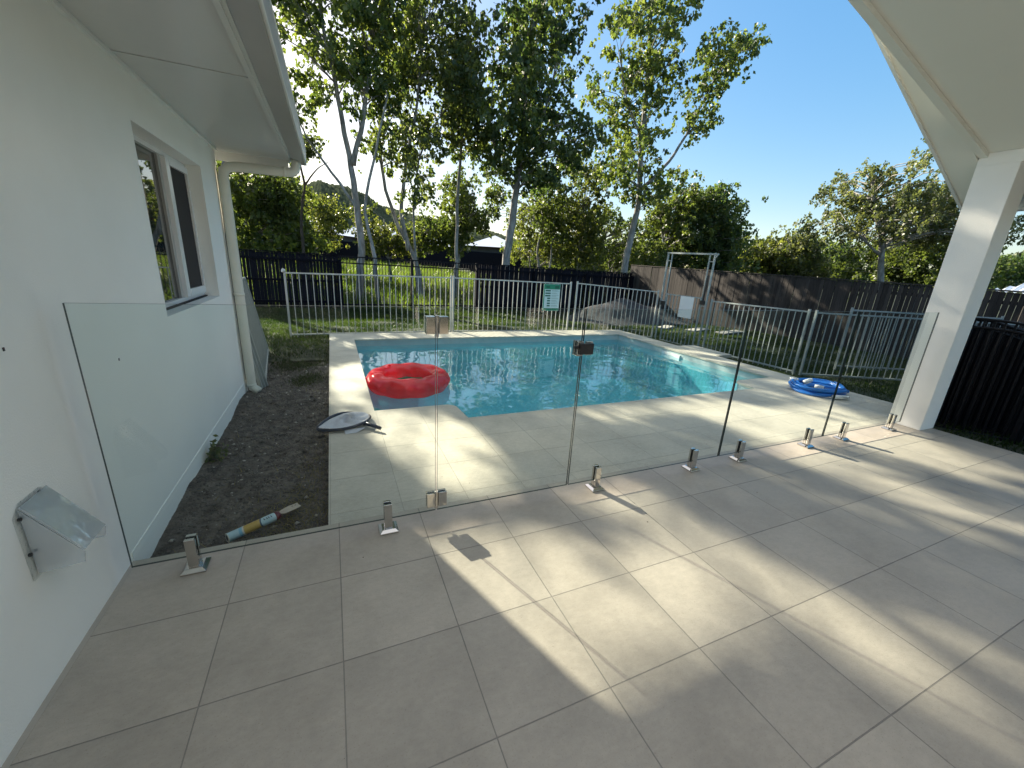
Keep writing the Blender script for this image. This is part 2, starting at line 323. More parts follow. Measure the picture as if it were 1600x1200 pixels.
def smooth01(t): t = np.clip(t, 0, 1); return t*t*(3-2*t)
def terrain(x, y):
    x = np.asarray(x, float); y = np.asarray(y, float)
    z = -0.08-0.27*smooth01((y-5)/8)-0.10*smooth01((x-7.4)/1.2)*smooth01((y+4)/3)
    z = z+0.045*np.clip(y-15, 0, 40)*smooth01((20-x)/12)
    return z
rng = np.random.default_rng(7); random.seed(7)
TREES=[('tall_a',16,[([(-6.13,0.82),(-5.98,1.77),(-6.14,3.64),(-6.23,4.44),(-6.46,5.88),(-6.69,7.39),(-7.0,8.97),(-6.99,10.3)],0.16,0.04),([(-6.23,4.44),(-5.63,5.92),(-5.43,7.45),(-5.1,9.06),(-4.84,10.4)],0.1,0.03),([(-5.43,0.86),(-5.45,1.56),(-5.77,3.01),(-5.27,4.94),(-4.75,6.74)],0.1,0.03),([(-6.06,3.0),(-6.6,3.83),(-7.24,4.64),(-7.75,5.32),(-8.02,5.99)],0.06,0.02)],[[(-8.06,11.51),(-4.01,11.7),(-3.84,9.46),(-4.3,7.5),(-5.0,6.15),(-5.59,5.43),(-6.22,6.28),(-6.83,7.01),(-7.46,6.02),(-6.89,4.65),(-7.82,4.5),(-8.61,5.77),(-8.48,8.9)]],135,75,0.14,0.47,0),
('tall_b',18,[([(-4.3,0.88),(-4.57,1.66),(-5.27,2.9),(-5.75,4.45),(-5.84,6.28),(-5.58,8.01)],0.12,0.035),([(-4.7,1.65),(-5.0,3.29),(-4.75,4.98),(-4.23,7.24),(-4.09,9.31)],0.1,0.03),([(-4.38,1.01),(-4.52,3.31),(-4.26,5.23),(-3.36,6.85)],0.07,0.02)],[[(-5.4,12.93),(-2.73,13.06),(-1.72,9.81),(-1.5,7.37),(-2.59,5.78),(-3.87,4.32),(-3.34,3.38),(-4.68,3.3),(-4.91,4.97),(-5.71,4.22),(-6.31,5.36),(-5.8,8.42)]],118,75,0.15,0.5,1),
('tall_c',19,[([(-2.87,0.8),(-2.85,1.64),(-2.81,4.29),(-2.69,6.73),(-2.52,8.54)],0.11,0.04)],[[(-3.57,10.19),(-2.05,9.85),(-1.58,7.48),(-1.91,5.58),(-3.0,5.76),(-3.55,7.38)]],45,85,0.13,0.5,1),
('tall_d',19,[([(-0.57,0.65),(-0.61,1.44),(-0.41,3.13),(-0.32,4.42),(-0.18,6.15),(-0.21,8.66),(0.12,11.18),(0.24,12.74)],0.23,0.06),([(-0.32,4.42),(-1.1,5.62),(-1.55,6.79),(-1.5,8.6)],0.06,0.02),([(-0.18,6.15),(0.66,7.36),(1.03,9.16),(1.13,10.83)],0.06,0.02)],[[(-2.35,6.75),(-1.88,8.58),(-1.55,9.88),(-0.84,10.73),(-1.25,13.77),(1.66,13.9),(1.99,10.26),(1.84,8.76),(1.94,7.77),(2.79,7.24),(3.16,6.32),(2.52,5.32),(1.69,4.78),(0.92,4.11),(-0.51,4.92),(-1.6,4.61),(-2.32,5.8)]],160,80,0.155,0.5,2),
('tall_e',21.5,[([(5.37,0.88),(5.4,1.37),(5.49,3.07),(5.69,4.56),(5.43,7.33),(5.31,9.88),(5.03,13.14),(4.9,14.85)],0.23,0.05),([(5.61,5.13),(6.72,6.31),(7.34,7.29),(8.03,9.02),(8.51,10.29),(9.24,11.52)],0.09,0.02),([(5.43,7.33),(4.35,9.09),(3.83,10.78)],0.05,0.02)],[[(2.81,10.97),(3.09,12.15),(2.93,15.59),(6.2,15.74),(6.97,12.33),(7.17,10.22),(6.97,9.22),(6.84,7.4),(6.63,6.85),(7.32,5.51),(6.11,4.29),(4.78,4.8),(3.62,5.31),(3.09,7.21),(3.68,8.54),(2.66,8.36),(2.2,9.97),(3.09,9.77)],[(7.42,11.43),(8.01,12.04),(9.01,11.27),(9.48,12.34),(10.11,12.02),(10.16,10.61),(9.04,9.82),(9.06,8.3),(8.36,7.35),(7.05,7.94),(7.46,9.74)]],160,72,0.155,0.45,0),
('bush_l',20,[([(-12.98,0.2),(-12.79,2.54),(-12.85,3.91),(-12.55,5.24)],0.1,0.04)],[[(-13.32,5.71),(-10.11,4.85),(-10.26,3.23),(-9.5,1.58),(-10.46,1.09),(-13.54,1.06)]],130,80,0.15,0.5,3),
('dark_l',18,[([(-9.34,0.46),(-9.27,1.53),(-9.23,3.06),(-8.98,4.04),(-9.07,4.75),(-9.22,5.32)],0.08,0.03),([(-8.98,4.04),(-8.55,4.73),(-8.01,5.04)],0.04,0.01)],[[(-9.43,6.32),(-8.2,5.83),(-8.57,4.54),(-9.33,4.73)]],22,70,0.12,0.4,1),
('small_a',26,[([(-12.88,0.05),(-12.64,1.97),(-12.23,3.1)],0.07,0.03)],[[(-12.82,5.19),(-10.96,4.6),(-10.65,3.36),(-11.56,1.66),(-13.13,1.75)]],45,70,0.14,0.55,4),
('small_b',23,[([(-7.1,0.46),(-7.22,2.13),(-7.35,3.42)],0.08,0.03)],[[(-8.66,4.6),(-7.68,3.72),(-6.67,3.3),(-5.64,3.19),(-5.48,1.73),(-8.48,1.4)]],45,70,0.14,0.45,4),
('small_c',25,[([(-6.17,0.46),(-5.95,2.65),(-5.76,3.71)],0.08,0.03)],[[(-6.5,3.5),(-4.64,4.29),(-3.52,3.66),(-3.67,1.7),(-6.54,1.54)]],40,70,0.15,0.45,3),
('small_d',24,[([(-3.51,0.63),(-3.42,2.05),(-2.85,3.77),(-2.62,4.44)],0.08,0.03)],[[(-4.46,4.98),(-3.26,6.31),(-2.02,5.43),(-1.59,3.5),(-2.43,1.75),(-4.08,1.66)]],60,70,0.14,0.45,3),
('small_e',26,[([(1.41,0.67),(1.01,2.36),(1.36,3.84),(1.6,5.62)],0.09,0.03),([(1.89,0.69),(1.95,2.41),(1.64,4.22)],0.07,0.03)],[[(0.28,5.55),(1.09,7.28),(2.26,6.68),(3.17,5.01),(3.02,2.65),(0.64,3.08)],[(-2.2,6.1),(-1.04,5.48),(-1.34,3.69),(-2.32,4.0)]],60,70,0.14,0.45,3),
('small_f',27,[([(3.76,0.56),(3.77,2.54),(3.77,4.43)],0.09,0.03)],[[(1.93,7.2),(2.84,7.77),(3.28,7.21),(3.75,8.16),(4.93,6.31),(5.16,4.51),(5.84,2.27),(5.14,1.24),(2.84,1.51)]],85,70,0.15,0.5,4),
('small_g',26,[([(9.39,0.93),(8.88,2.79),(8.2,4.57)],0.1,0.04)],[[(7.73,6.29),(8.5,7.28),(9.11,6.97),(9.84,6.06),(10.92,4.37),(11.06,1.6),(7.15,1.18),(7.17,3.8)]],110,80,0.15,0.5,3),
('small_h',26,[([(12.04,0.69),(11.2,2.92),(10.98,5.08)],0.1,0.03)],[[(10.03,6.07),(10.73,7.63),(11.48,6.32),(12.93,4.83),(13.67,3.25),(13.46,1.54),(9.92,1.34),(9.4,4.28)]],150,80,0.15,0.5,2),
('back_a',30,[([(16.86,0.74),(16.69,2.06),(16.68,2.93)],0.12,0.05)],[[(14.6,3.75),(16.19,4.26),(17.55,3.62),(18.68,0.84),(15.26,0.64)]],70,80,0.2,0.7,4),
('back_b',29,[([(17.62,0.84),(17.41,2.95),(17.77,3.79),(18.09,4.22)],0.08,0.03)],[[(17.03,3.26),(17.49,3.7),(17.49,4.71),(18.39,4.72),(19.24,4.28),(20.12,3.1),(20.91,1.02),(17.62,0.84)]],70,80,0.19,0.65,5),
('back_c',31,[([(22.82,1.02),(22.54,2.38),(22.66,3.28)],0.12,0.05)],[[(20.96,3.54),(21.86,4.46),(23.83,4.01),(25.4,1.17),(21.65,0.95)]],75,80,0.2,0.75,2),
('broad',20,[([(17.41,1.04),(16.65,3.6),(15.92,4.79),(15.44,5.95)],0.17,0.05),([(16.65,3.6),(16.79,4.7),(16.96,5.51),(17.11,5.91)],0.09,0.03),([(16.86,2.76),(15.46,3.81),(14.47,4.17)],0.06,0.02),([(16.83,3.05),(17.88,4.49),(18.74,5.34)],0.07,0.02)],[[(13.74,3.94),(14.36,4.57),(14.85,4.86),(14.57,6.29),(15.22,6.9),(16.59,6.77),(16.73,5.76),(17.58,6.19),(19.16,6.53),(21.07,5.99),(21.63,3.87),(20.5,2.97),(17.38,3.36),(15.29,3.38)]],170,100,0.11,0.4,5),
('back_d',24,[([(22.85,1.06),(22.55,2.46),(22.84,3.17)],0.15,0.05)],[[(18.6,2.93),(20.75,4.07),(22.37,4.49),(23.86,5.22),(25.6,1.58),(19.12,1.21)]],100,80,0.15,0.55,3),
('back_e',45,[([(51.97,1.22),(51.17,3.17),(50.98,4.46)],0.15,0.05)],[[(48.22,4.63),(50.81,5.22),(52.3,4.21),(53.1,2.62),(49.35,1.74)]],40,80,0.25,0.9,2),
('back_f',38,[([(7.05,0.29),(7.08,2.53)],0.15,0.05)],[[(-1.92,3.92),(2.64,3.91),(8.26,4.48),(10.55,4.34),(16.32,3.86),(18.63,3.72),(19.21,0.98),(-1.76,0.64)]],100,60,0.2,0.7,3),
('small_i',30,[([(0.92,0.72),(0.62,2.46),(0.9,4.17)],0.09,0.03),([(1.29,0.74),(1.44,2.93),(2.38,5.07)],0.07,0.03)],[[(-1.14,4.88),(0.54,6.19),(2.79,5.5),(5.02,5.22),(5.23,1.41),(-0.51,1.53)]],90,60,0.16,0.5,4),
('small_j',31,[([(6.94,0.58),(6.47,2.37),(6.08,3.68)],0.09,0.03)],[[(4.73,5.32),(6.49,5.83),(8.87,5.12),(10.16,5.61),(11.36,1.29),(5.7,0.97)]],90,60,0.16,0.5,3),
('back_g',36,[([(-21.78,-0.73),(-21.19,1.95)],0.15,0.05)],[[(-22.93,7.3),(-19.39,6.05),(-18.07,3.15),(-18.86,0.51),(-23.82,0.76)]],60,70,0.22,0.8,2)]
# ------------------------------------------------------------------ ground
def grid_axis(a, fine, b):
    return np.concatenate([np.array(a), fine, np.array(b)])
gx = grid_axis([-900, -400, -200, -100, -60, -40, -25, -15, -10, -7], np.arange(-5, 15, 0.2), [16, 18, 22, 28, 36, 50, 80, 140, 300, 900])
gy = grid_axis([-900, -300, -100, -40, -20, -12, -8], np.arange(-6, 20, 0.2), [21, 23, 26, 30, 35, 40, 47, 55, 70, 100, 160, 300, 900])
GX, GY = np.meshgrid(gx, gy); GZ = terrain(GX, GY)
wob = (np.sin(GX*3.1+1.3*np.sin(GY*2.3))+np.sin(GY*4.7+GX*1.9))*0.012
near = (np.abs(GX) < 16) & (GY < 20) & (GY > -6); GZ = GZ+wob*near*(GX > 0.9)
V = np.stack([GX.ravel(), GY.ravel(), GZ.ravel()], 1); nx = len(gx); fs = []
for j in range(len(gy)-1):
    for i in range(nx-1):
        cx = (gx[i]+gx[i+1])/2; cy = (gy[j]+gy[j+1])/2
        if 1.05 < cx < 7.5 and 0.2 < cy < 6.0: continue
        if 0.0 < cx < 1.05 and 0.1 < cy < 4.4: continue
        fs.append((j*nx+i, j*nx+i+1, (j+1)*nx+i+1, (j+1)*nx+i))
g = raw_mesh('ground', V, 4, fs, M['ground']); tag(g, kind='structure')

# bare dirt bed between the house and the pool deck
bx = np.arange(-0.02, 0.9, 0.012); by = np.arange(0.0, 4.95, 0.012)
BX, BY = np.meshgrid(bx, by)
def fbm(x, y, s):
    r = np.random.default_rng(s); z = 0
    for k in range(26):
        f = 2**r.uniform(1.0, 6.2); th = r.uniform(0, 2*math.pi); z = z+np.sin((x*math.cos(th)+y*math.sin(th))*f+r.uniform(0, 6.3)+1.5*np.sin(x*f*.37+y*f*.21))/f**0.9
    return z
BZ = -0.085+fbm(BX, BY, 3)*0.027-0.03*smooth01((BY-4.3)/0.6)
BZ = BZ+rng.normal(0, 0.0016, BZ.shape)
nb = len(bx)
fs = [(j*nb+i, j*nb+i+1, (j+1)*nb+i+1, (j+1)*nb+i) for j in range(len(by)-1) for i in range(nb-1)]
b = raw_mesh('dirt', np.stack([BX.ravel(), BY.ravel(), BZ.ravel()], 1), 4, fs, M['bed']); tag(b, kind='structure')
# loose gravel on it
def pebbles(name, n, xr, yr, zf, smin, smax, m, seed, parent=None):
    r = np.random.default_rng(seed); base = np.array([(1, 0, 0), (-1, 0, 0), (0, 1, 0), (0, -1, 0), (0, 0, 1), (0, 0, -1)], float)
    fc = np.array([(0, 2, 4), (2, 1, 4), (1, 3, 4), (3, 0, 4), (2, 0, 5), (1, 2, 5), (3, 1, 5), (0, 3, 5)])
    x = r.uniform(*xr, n); y = r.uniform(*yr, n); s = smin+(smax-smin)*r.random(n)**3
    vs = base[None]*s[:, None, None]*r.uniform(0.5, 1.3, (n, 6, 1)); vs[:, :, 2] *= 0.6
    a = r.uniform(0, 6.28, n); ca, sa = np.cos(a)[:, None], np.sin(a)[:, None]
    X = vs[:, :, 0]*ca-vs[:, :, 1]*sa; Y = vs[:, :, 0]*sa+vs[:, :, 1]*ca
    P = np.stack([X+x[:, None], Y+y[:, None], vs[:, :, 2]+zf(x, y)[:, None]+s[:, None]*0.15], 2)
    F = (np.arange(n)[:, None, None]*6+fc[None]).reshape(-1, 3)
    return raw_mesh(name, P.reshape(-1, 3), 3, F, m)
bedz = lambda x, y: -0.085+fbm(x, y, 3)*0.027-0.03*smooth01((y-4.3)/0.6)
p = pebbles('gravel', 14000, (0.02, 0.85), (0.06, 4.6), bedz, 0.003, 0.015, M['stone'], 1); tag(p, kind='stuff')
p = pebbles('pale_gravel', 260, (0.05, 0.84), (0.06, 4.4), bedz, 0.004, 0.02, M['paleStone'], 2); tag(p, kind='stuff')

# ------------------------------------------------------------------ patio slab, pool deck, pool
def struct(o): return tag(o, kind='structure')
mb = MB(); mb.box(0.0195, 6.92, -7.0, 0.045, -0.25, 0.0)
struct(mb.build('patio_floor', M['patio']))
T = 0.03
def arc(cx, cy, r, a0, a1, n=6):
    return [(cx+r*math.cos(math.radians(a0+(a1-a0)*i/n)), cy+r*math.sin(math.radians(a0+(a1-a0)*i/n))) for i in range(n+1)]
inner = [(1.27, 1.82)]+arc(1.97, 1.70, 0.12, 90, 10)+[(2.11, 1.40), (6.27, 1.40)]+arc(6.43, 1.66, 0.12, 170, 90)+[(7.15, 1.79), (7.15, 5.56), (1.27, 5.56)]
def deck_faces(inner, z0, z1, grow=0.0):
    # quads between the inner outline and the outer rectangle, split into simple bands
    mbk = MB()
    def slab(poly): mbk.prism([(x, y, z0) for x, y in poly], (0, 0, z1-z0))
    slab([(0.86, 0.046), (7.62, 0.046), (7.62, 1.40), (0.86, 1.40)])
    slab([(0.86, 1.4001), (1.27, 1.4001), (1.27, 6.18), (0.86, 6.18)])
    slab([(1.2701, 5.56), (7.1499, 5.56), (7.1499, 6.18), (1.2701, 6.18)])
    slab([(7.15, 1.4001), (7.62, 1.4001), (7.62, 6.18), (7.15, 6.18)])
    slab([(1.2701, 1.4001), (2.1099, 1.4001)]+list(reversed(arc(1.97, 1.70, 0.12, 90, 10)))+[(1.2701, 1.82)])
    slab([(6.2701, 1.4001), (7.1499, 1.4001), (7.1499, 1.79)]+list(reversed(arc(6.43, 1.66, 0.12, 170, 90))))
    return mbk
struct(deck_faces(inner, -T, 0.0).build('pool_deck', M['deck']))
mb = MB()   # concrete under the deck edge
mb.box(0.875, 0.93, 0.05, 6.165, -0.5, -T-0.002); mb.box(0.93, 7.6, 6.10, 6.165, -0.5, -T-0.002); mb.box(7.55, 7.605, 0.05, 6.10, -0.5, -T-0.002)
struct(mb.build('deck_footing', M['stone']))
mb = MB(); mb.box(7.63, 8.08, 3.22, 4.17, -0.06, -0.002)
tag(mb.build('skimmer_slab', M['deck'], bevel=0.004), 'square stone slab laid in the lawn against the far side of the pool deck', 'paver')

pool = thing('swimming_pool', (4.2, 3.5, -1.3), 'rectangular in-ground pool with pale blue plaster interior and cut-in corners', 'pool')
mb = MB(); gr = 0.012
outl = [(x, y) for x, y in inner]; n = len(outl); depth = -0.98
cx0, cy0 = 4.2, 3.5
def grow(p): return (p[0]+(-gr if p[0] < cx0 else gr), p[1]+(-gr if p[1] < cy0 else gr))
outg = [grow(p) for p in outl]
vs = [(x, y, -0.20) for x, y in outg]+[(x, y, depth) for x, y in outg]
mb.add(vs, [(i, n+i, n+(i+1) % n, (i+1) % n) for i in range(n)]+[tuple(range(2*n-1, n-1, -1))])
# entry steps at the far left
mb.box(1.258, 1.75, 4.2, 5.57, depth, -0.42); mb.box(1.75, 2.15, 4.2, 5.57, depth, -0.62)
mb.build('shell', M['plaster'], pool)
mb = MB(); vs = [(x, y, -T-0.001) for x, y in outg]+[(x, y, -0.20) for x, y in outg]
mb.add(vs, [(i, n+i, n+(i+1) % n, (i+1) % n) for i in range(n)]); mb.build('waterline_band', M['waterline'], pool)
mb = MB(); mb.box(7.135, 7.158, 3.62, 4.1, -0.19, -0.075); mb.build('skimmer_mouth', M['white'], pool)
# water: a real rippled surface
wx_ = np.arange(1.262, 7.165, 0.025); wy_ = np.arange(1.392, 5.575, 0.025)
WX, WY = np.meshgrid(wx_, wy_); r = np.random.default_rng(5); WZ = np.zeros_like(WX)
for k in range(46):
    th = r.normal(0.35, 0.9); lam = 0.10*2**r.uniform(0, 3.0); f = 2*math.pi/lam
    WZ += 0.00048*lam*np.sin((WX*math.cos(th)+WY*math.sin(th))*f+r.uniform(0, 6.3)+0.8*np.sin(WX*1.3+WY*0.9+k))
WZ -= 0.13
nw = len(wx_); fs = []
for j in range(len(wy_)-1):
    for i in range(nw-1):
        fs.append((j*nw+i, j*nw+i+1, (j+1)*nw+i+1, (j+1)*nw+i))
fs = np.array(fs); cxs = WX.ravel()[fs].mean(1); cys = WY.ravel()[fs].mean(1)
keep = in_poly(cxs, cys, [(x+(-0.02 if x < cx0 else 0.02), y+(-0.02 if y < cy0 else 0.02)) for x, y in outl])
wt = raw_mesh('water', np.stack([WX.ravel(), WY.ravel(), WZ.ravel()], 1), 4, fs[keep], M['water']); struct(wt)
wt.data.polygons.foreach_set('use_smooth', [True]*len(wt.data.polygons))

# ------------------------------------------------------------------ the house on the left
house = thing('house', (0, -2.0, 0), 'white rendered house wall on the left with wide eave and side window', 'house')
WY0, WY1, WZ0, WZ1, YE, RD = 1.08, 2.455, 1.03, 2.12, 3.08, 0.11
mb = MB()
mb.box(-0.20, 0, -7.0, WY0, 0.0, 2.385); mb.box(-0.20, 0, WY1, YE, 0.0, 2.385)
mb.box(-0.20, 0, WY0, WY1, 0.0, WZ0); mb.box(-0.20, 0, WY0, WY1, WZ1, 2.385)
mb.box(-6, -0.2, YE-0.2, YE, 0.0, 2.385); mb.build('wall', M['render'], house)
mb = MB(); mb.box(-6, -0.0, 0.05, YE-0.005, -0.45, 0.0); mb.box(-6, 0.004, 0.05, YE+0.004, -0.45, 0.045)
mb.build('plinth', M['render'], house)
mb = MB(); mb.box(-0.001, 0.0194, -7.0, 0.045, -0.2, 0.0008); mb.build('floor_seal', M['seal'], house)
# window
win = MB(); XO = -RD
for a, bb in (((WY0, WY1), (WZ0, WZ0+0.04)), ((WY0, WY1), (WZ1-0.035, WZ1))): win.box(XO-0.06, XO, *a, *bb)
win.box(XO-0.06, XO, WY0, WY0+0.035, WZ0+0.04, WZ1-0.035); win.box(XO-0.06, XO, WY1-0.035, WY1, WZ0+0.04, WZ1-0.035)
winf = win.build('window', M['frame'], house, bevel=0.003)
s_ = MB(); mid = 1.93
s_.box(XO-0.045, XO-0.012, WY0+0.035, WY0+0.07, WZ0+0.04, WZ1-0.035); s_.build('dark_sash', M['gutterdark'], winf); s_ = MB(); s_.box(XO-0.045, XO-0.012, mid-0.075, mid-0.02, WZ0+0.04, WZ1-0.035)
s_.build('dark_sash', M['gutterdark'], winf)
s_ = MB(); s_.box(XO-0.04, XO+0.018, mid-0.02, mid+0.06, WZ0+0.04, WZ1-0.035); s_.box(XO-0.02, XO+0.022, mid+0.06, WY1-0.06, WZ1-0.085, WZ1-0.035)
s_.box(XO-0.02, XO+0.022, mid+0.06, WY1-0.06, WZ0+0.04, WZ0+0.10); s_.box(XO-0.02, XO+0.022, WY1-0.06, WY1-0.035, WZ0+0.04, WZ1-0.035)
s_.build('screen_frame', M['frame'], winf, bevel=0.002)
s_ = MB(); s_.box(XO-0.01, XO+0.004, mid+0.06, WY1-0.06, WZ0+0.10, WZ1-0.085); s_.build('insect_screen', M['screen'], winf)
pg, t_, N_, L_, B_ = newmat('window_glass'); B_.inputs['Base Color'].default_value = (0.02, 0.025, 0.025, 1); B_.inputs['Roughness'].default_value = 0.01
B_.inputs['Specular IOR Level'].default_value = 1.0; B_.inputs['Coat Weight'].default_value = 0.4; M['pane'] = pg
s_ = MB(); s_.box(XO-0.035, XO-0.028, WY0+0.07, mid-0.075, WZ0+0.04, WZ1-0.035); s_.build('pane', M['pane'], winf)
s_ = MB(); s_.box(XO+0.001, XO+0.02, WY0+0.002, WY1-0.002, WZ0+0.001, WZ0+0.012); s_.build('sill_flashing', M['black'], winf)
# eave: lining, fascia, gutter, roof
ZS = 2.39; YS = 3.24
mb = MB()
for a, bb in ((-7.0, -1.6), (-1.592, 0.925), (0.933, YS)): mb.box(0.0, 0.62, a, bb, ZS, ZS+0.008)
mb.box(-6, -0.0, YE, YS, ZS, ZS+0.008); mb.build('eave_lining', M['sheet'], house)
mb = MB(); mb.box(0.0, 0.022, -7, YE, ZS-0.022, ZS-0.001); mb.build('cornice_bead', M['paint'], house)
mb = MB()
for yj in (-1.596, 0.929): mb = MB(); mb.box(0.02, 0.615, yj-0.014, yj+0.014, ZS-0.004, ZS-0.0005); mb.build('joint_strip', M['sheet'], house)
mb = MB(); mb.box(0.62, 0.645, -7, YS, ZS-0.025, ZS+0.15); mb.box(0.645, 0.662, -7, YS, ZS-0.012, ZS+0.15)
mb.box(-6, 0.62, YS, YS+0.02, ZS-0.085, ZS+0.14); mb.build('fascia', M['colorbond'], house)
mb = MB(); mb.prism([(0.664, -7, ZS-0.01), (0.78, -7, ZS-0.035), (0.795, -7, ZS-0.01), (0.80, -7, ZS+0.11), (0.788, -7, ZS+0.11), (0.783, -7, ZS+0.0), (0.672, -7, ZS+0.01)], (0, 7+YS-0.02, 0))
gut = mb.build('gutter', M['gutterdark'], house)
mb = MB(); mb.tube([(0.79, -7, ZS-0.024), (0.79, YS-0.02, ZS-0.024)], 0.009, 8); mb.tube([(0.797, -7, ZS+0.112), (0.797, YS-0.02, ZS+0.112)], 0.009, 8)
mb.box(0.664, 0.80, YS-0.02, YS-0.014, ZS-0.03, ZS+0.115); mb.build('gutter_lip', M['colorbond'], gut)
zt = ZS+0.13; mb = MB(); pr_ = 0.42
mb.add([(0.72, -7, zt), (0.72, YS+0.02, zt), (-2.2, YS-2.9, zt+2.9*pr_), (-2.2, -7, zt+2.9*pr_)], [(0, 1, 2, 3)])
mb.add([(0.72, YS+0.02, zt), (-6, YS+0.02, zt), (-6, YS-2.9, zt+2.9*pr_), (-2.2, YS-2.9, zt+2.9*pr_)], [(0, 1, 2, 3)]); mb.build('roof', M['roofwhite'], house)
# downpipe
mb = MB(); PX, PY = 0.060, 3.0
mb.tube([(0.70, 3.08, ZS), (0.705, 3.08, 2.34), (0.69, 3.08, 2.28), (0.655, 3.08, 2.255), (0.60, 3.075, 2.25), (0.2, 3.03, 2.235), (0.11, 3.01, 2.22), (0.07, 3.0, 2.18), (PX, PY, 2.12), (PX, PY, 0.02), (PX+0.01, PY-0.005, -0.03), (PX+0.07, PY-0.03, -0.075)], 0.046, 16)
dp = mb.build('downpipe', M['pvc'], house, smooth=True)
mb = MB()
for pa, pb, rr in (((PX, PY, -0.015), (PX, PY, 0.015), 0.05), ((PX, PY, 0.985), (PX, PY, 1.015), 0.05), ((0.60, 3.075, 2.25), (0.575, 3.072, 2.2495), 0.05)):
    mb = MB(); mb.tube([pa, pb], rr, 16)
    if pa[2] > 0.5 and pa[2] < 2: mb.tube([(0.05, PY, 1.0), (0.001, PY+0.01, 1.0)], 0.012, 8)
    mb.build('pipe_collar', M['pvc'], dp, smooth=True)
mb = MB(); mb.box(-0.001, 0.006, 3.045, 3.062, 0.0, 2.2); mb.build('corner_gap_strip', M['black'], house)  # black strip standing for the dark gap between wall and downpipe
# rear wall of the patio with sliding doors (seen only in reflections)
mb = MB(); mb.box(0, 1.2, -7.2, -7, 0, 2.9); mb.box(5.4, 6.92, -7.2, -7, 0, 2.9); mb.box(1.2, 5.4, -7.2, -7, 2.2, 2.9)
rw = mb.build('rear_wall', M['render'], house)
mb = MB(); mb.box(1.2, 5.4, -7.16, -7.14, 0.0, 2.2); mb.build('door_glass', M['pane'], rw)
for x in (1.2, 2.6, 4.0, 5.34): mb = MB(); mb.box(x, x+0.06, -7.139, -7.05, 0, 2.2); mb.build('door_frame', M['frame'], rw)
for (y, z) in ((-0.06, 1.86), (0.35, 0.92), (-0.35, 1.12)): mb = MB(); mb.box(0.0003, 0.002, y, y+0.008, z, z+0.012); mb.build('scuff', M['darkplastic'], house)

# power outlet with its clear weather cover
ou = thing('power_outlet', (0, -0.45, 0.40), 'weatherproof power outlet under a clear hooded cover low on the white wall', 'power outlet')
mb = MB(); mb.prism([(0.001, -0.53, 0.385), (0.001, -0.53, 0.62), (0.001, -0.49, 0.655), (0.001, -0.385, 0.655), (0.001, -0.35, 0.62), (0.001, -0.35, 0.385)], (0.005, 0, 0))
mb.build('back_plate', M['acrylic'], ou)
mb = MB(); mb.prism([(0.006, -0.505, 0.645), (0.012, -0.505, 0.648), (0.135, -0.505, 0.46), (0.13, -0.505, 0.455)], (0, 0.14, 0))
mb.prism([(0.006, -0.507, 0.64), (0.132, -0.507, 0.45), (0.125, -0.507, 0.41), (0.006, -0.507, 0.395)], (0, 0.003, 0))
mb.prism([(0.006, -0.363, 0.64), (0.132, -0.363, 0.45), (0.125, -0.363, 0.41), (0.006, -0.363, 0.395)], (0, 0.003, 0))
mb.build('clear_hood', M['hood'], ou)
mb = MB(); mb.box(0.0065, 0.062, -0.485, -0.395, 0.40, 0.50); ob_ = mb.build('switch_box', M['pvc'], ou, bevel=0.008)
mb = MB(); mb.box(0.0625, 0.068, -0.462, -0.432, 0.465, 0.485); mb.build('switch', M['white'], ob_)
for (y, z) in ((-0.515, 0.61), (-0.40, 0.642), (-0.52, 0.48)): mb = MB(); mb.tube([(0.006, y, z), (0.013, y, z)], 0.006, 10); mb.build('screw', M['darkplastic'], ou)

# ------------------------------------------------------------------ patio roof and column on the right
pr = thing('patio_roof', (6.8, -0.1, 2.6), 'raked cream ceiling and gable overhang of the patio roof above the column', 'patio roof')
XR = 3.5  # roof cut short here, out of view, to let in more sky light
def ze(x): return 2.67+0.25*(6.66-x)
def zv(x): return 2.36+0.4675*(7.27-x)
mb = MB()
def rake(mb, y0, y1, f, t, x0, x1):
    mb.prism([(x0, y0, f(x0)), (x1, y0, f(x1)), (x1, y0, f(x1)+t), (x0, y0, f(x0)+t)], (0, y1-y0, 0))
rake(mb, -7.0, -0.005, lambda x: ze(x)+0.035, 0.02, 6.655, XR)
mb.build('ceiling', M['ceiling'], pr)
mb = MB(); rake(mb, -0.005, 0.055, ze, 0.10, 6.66, XR); mb.build('edge_beam', M['ceiling'], pr)
mb = MB(); mb.box(6.66, 6.95, -7.0, 0.055, 2.60, 2.74); mb.build('side_beam', M['render'], pr)
mb = MB(); rake(mb, 0.056, 0.30, zv, 0.012, 7.40, XR); mb.build('verge_soffit', M['ceiling'], pr)
mb = MB(); mb.prism([(6.66, 0.03, ze(6.66)+0.10), (XR, 0.03, ze(XR)+0.1), (XR, 0.03, zv(XR)), (6.66, 0.03, zv(6.66)+0.11)], (0, 0.024, 0)); mb.build('gable_infill', M['render'], pr)
mb = MB(); rake(mb, 0.30, 0.325, lambda x: zv(x)-0.02, 0.17, 7.45, XR); mb.build('barge_board', M['colorbond'], pr)
mb = MB(); rake(mb, -7.2, 0.34, lambda x: zv(x)+0.15, 0.02, 7.55, XR); mb.build('roof_sheet', M['roofwhite'], pr)
mb = MB(); mb.box(XR-0.025, XR-0.001, -7.2, 0.30, ze(XR), zv(XR)+0.16); mb.build('high_fascia', M['colorbond'], pr)
mb = MB(); mb.box(6.951, 7.40, -7.0, 0.05, 2.37, 2.378); mb.build('eave_lining', M['sheet'], pr)
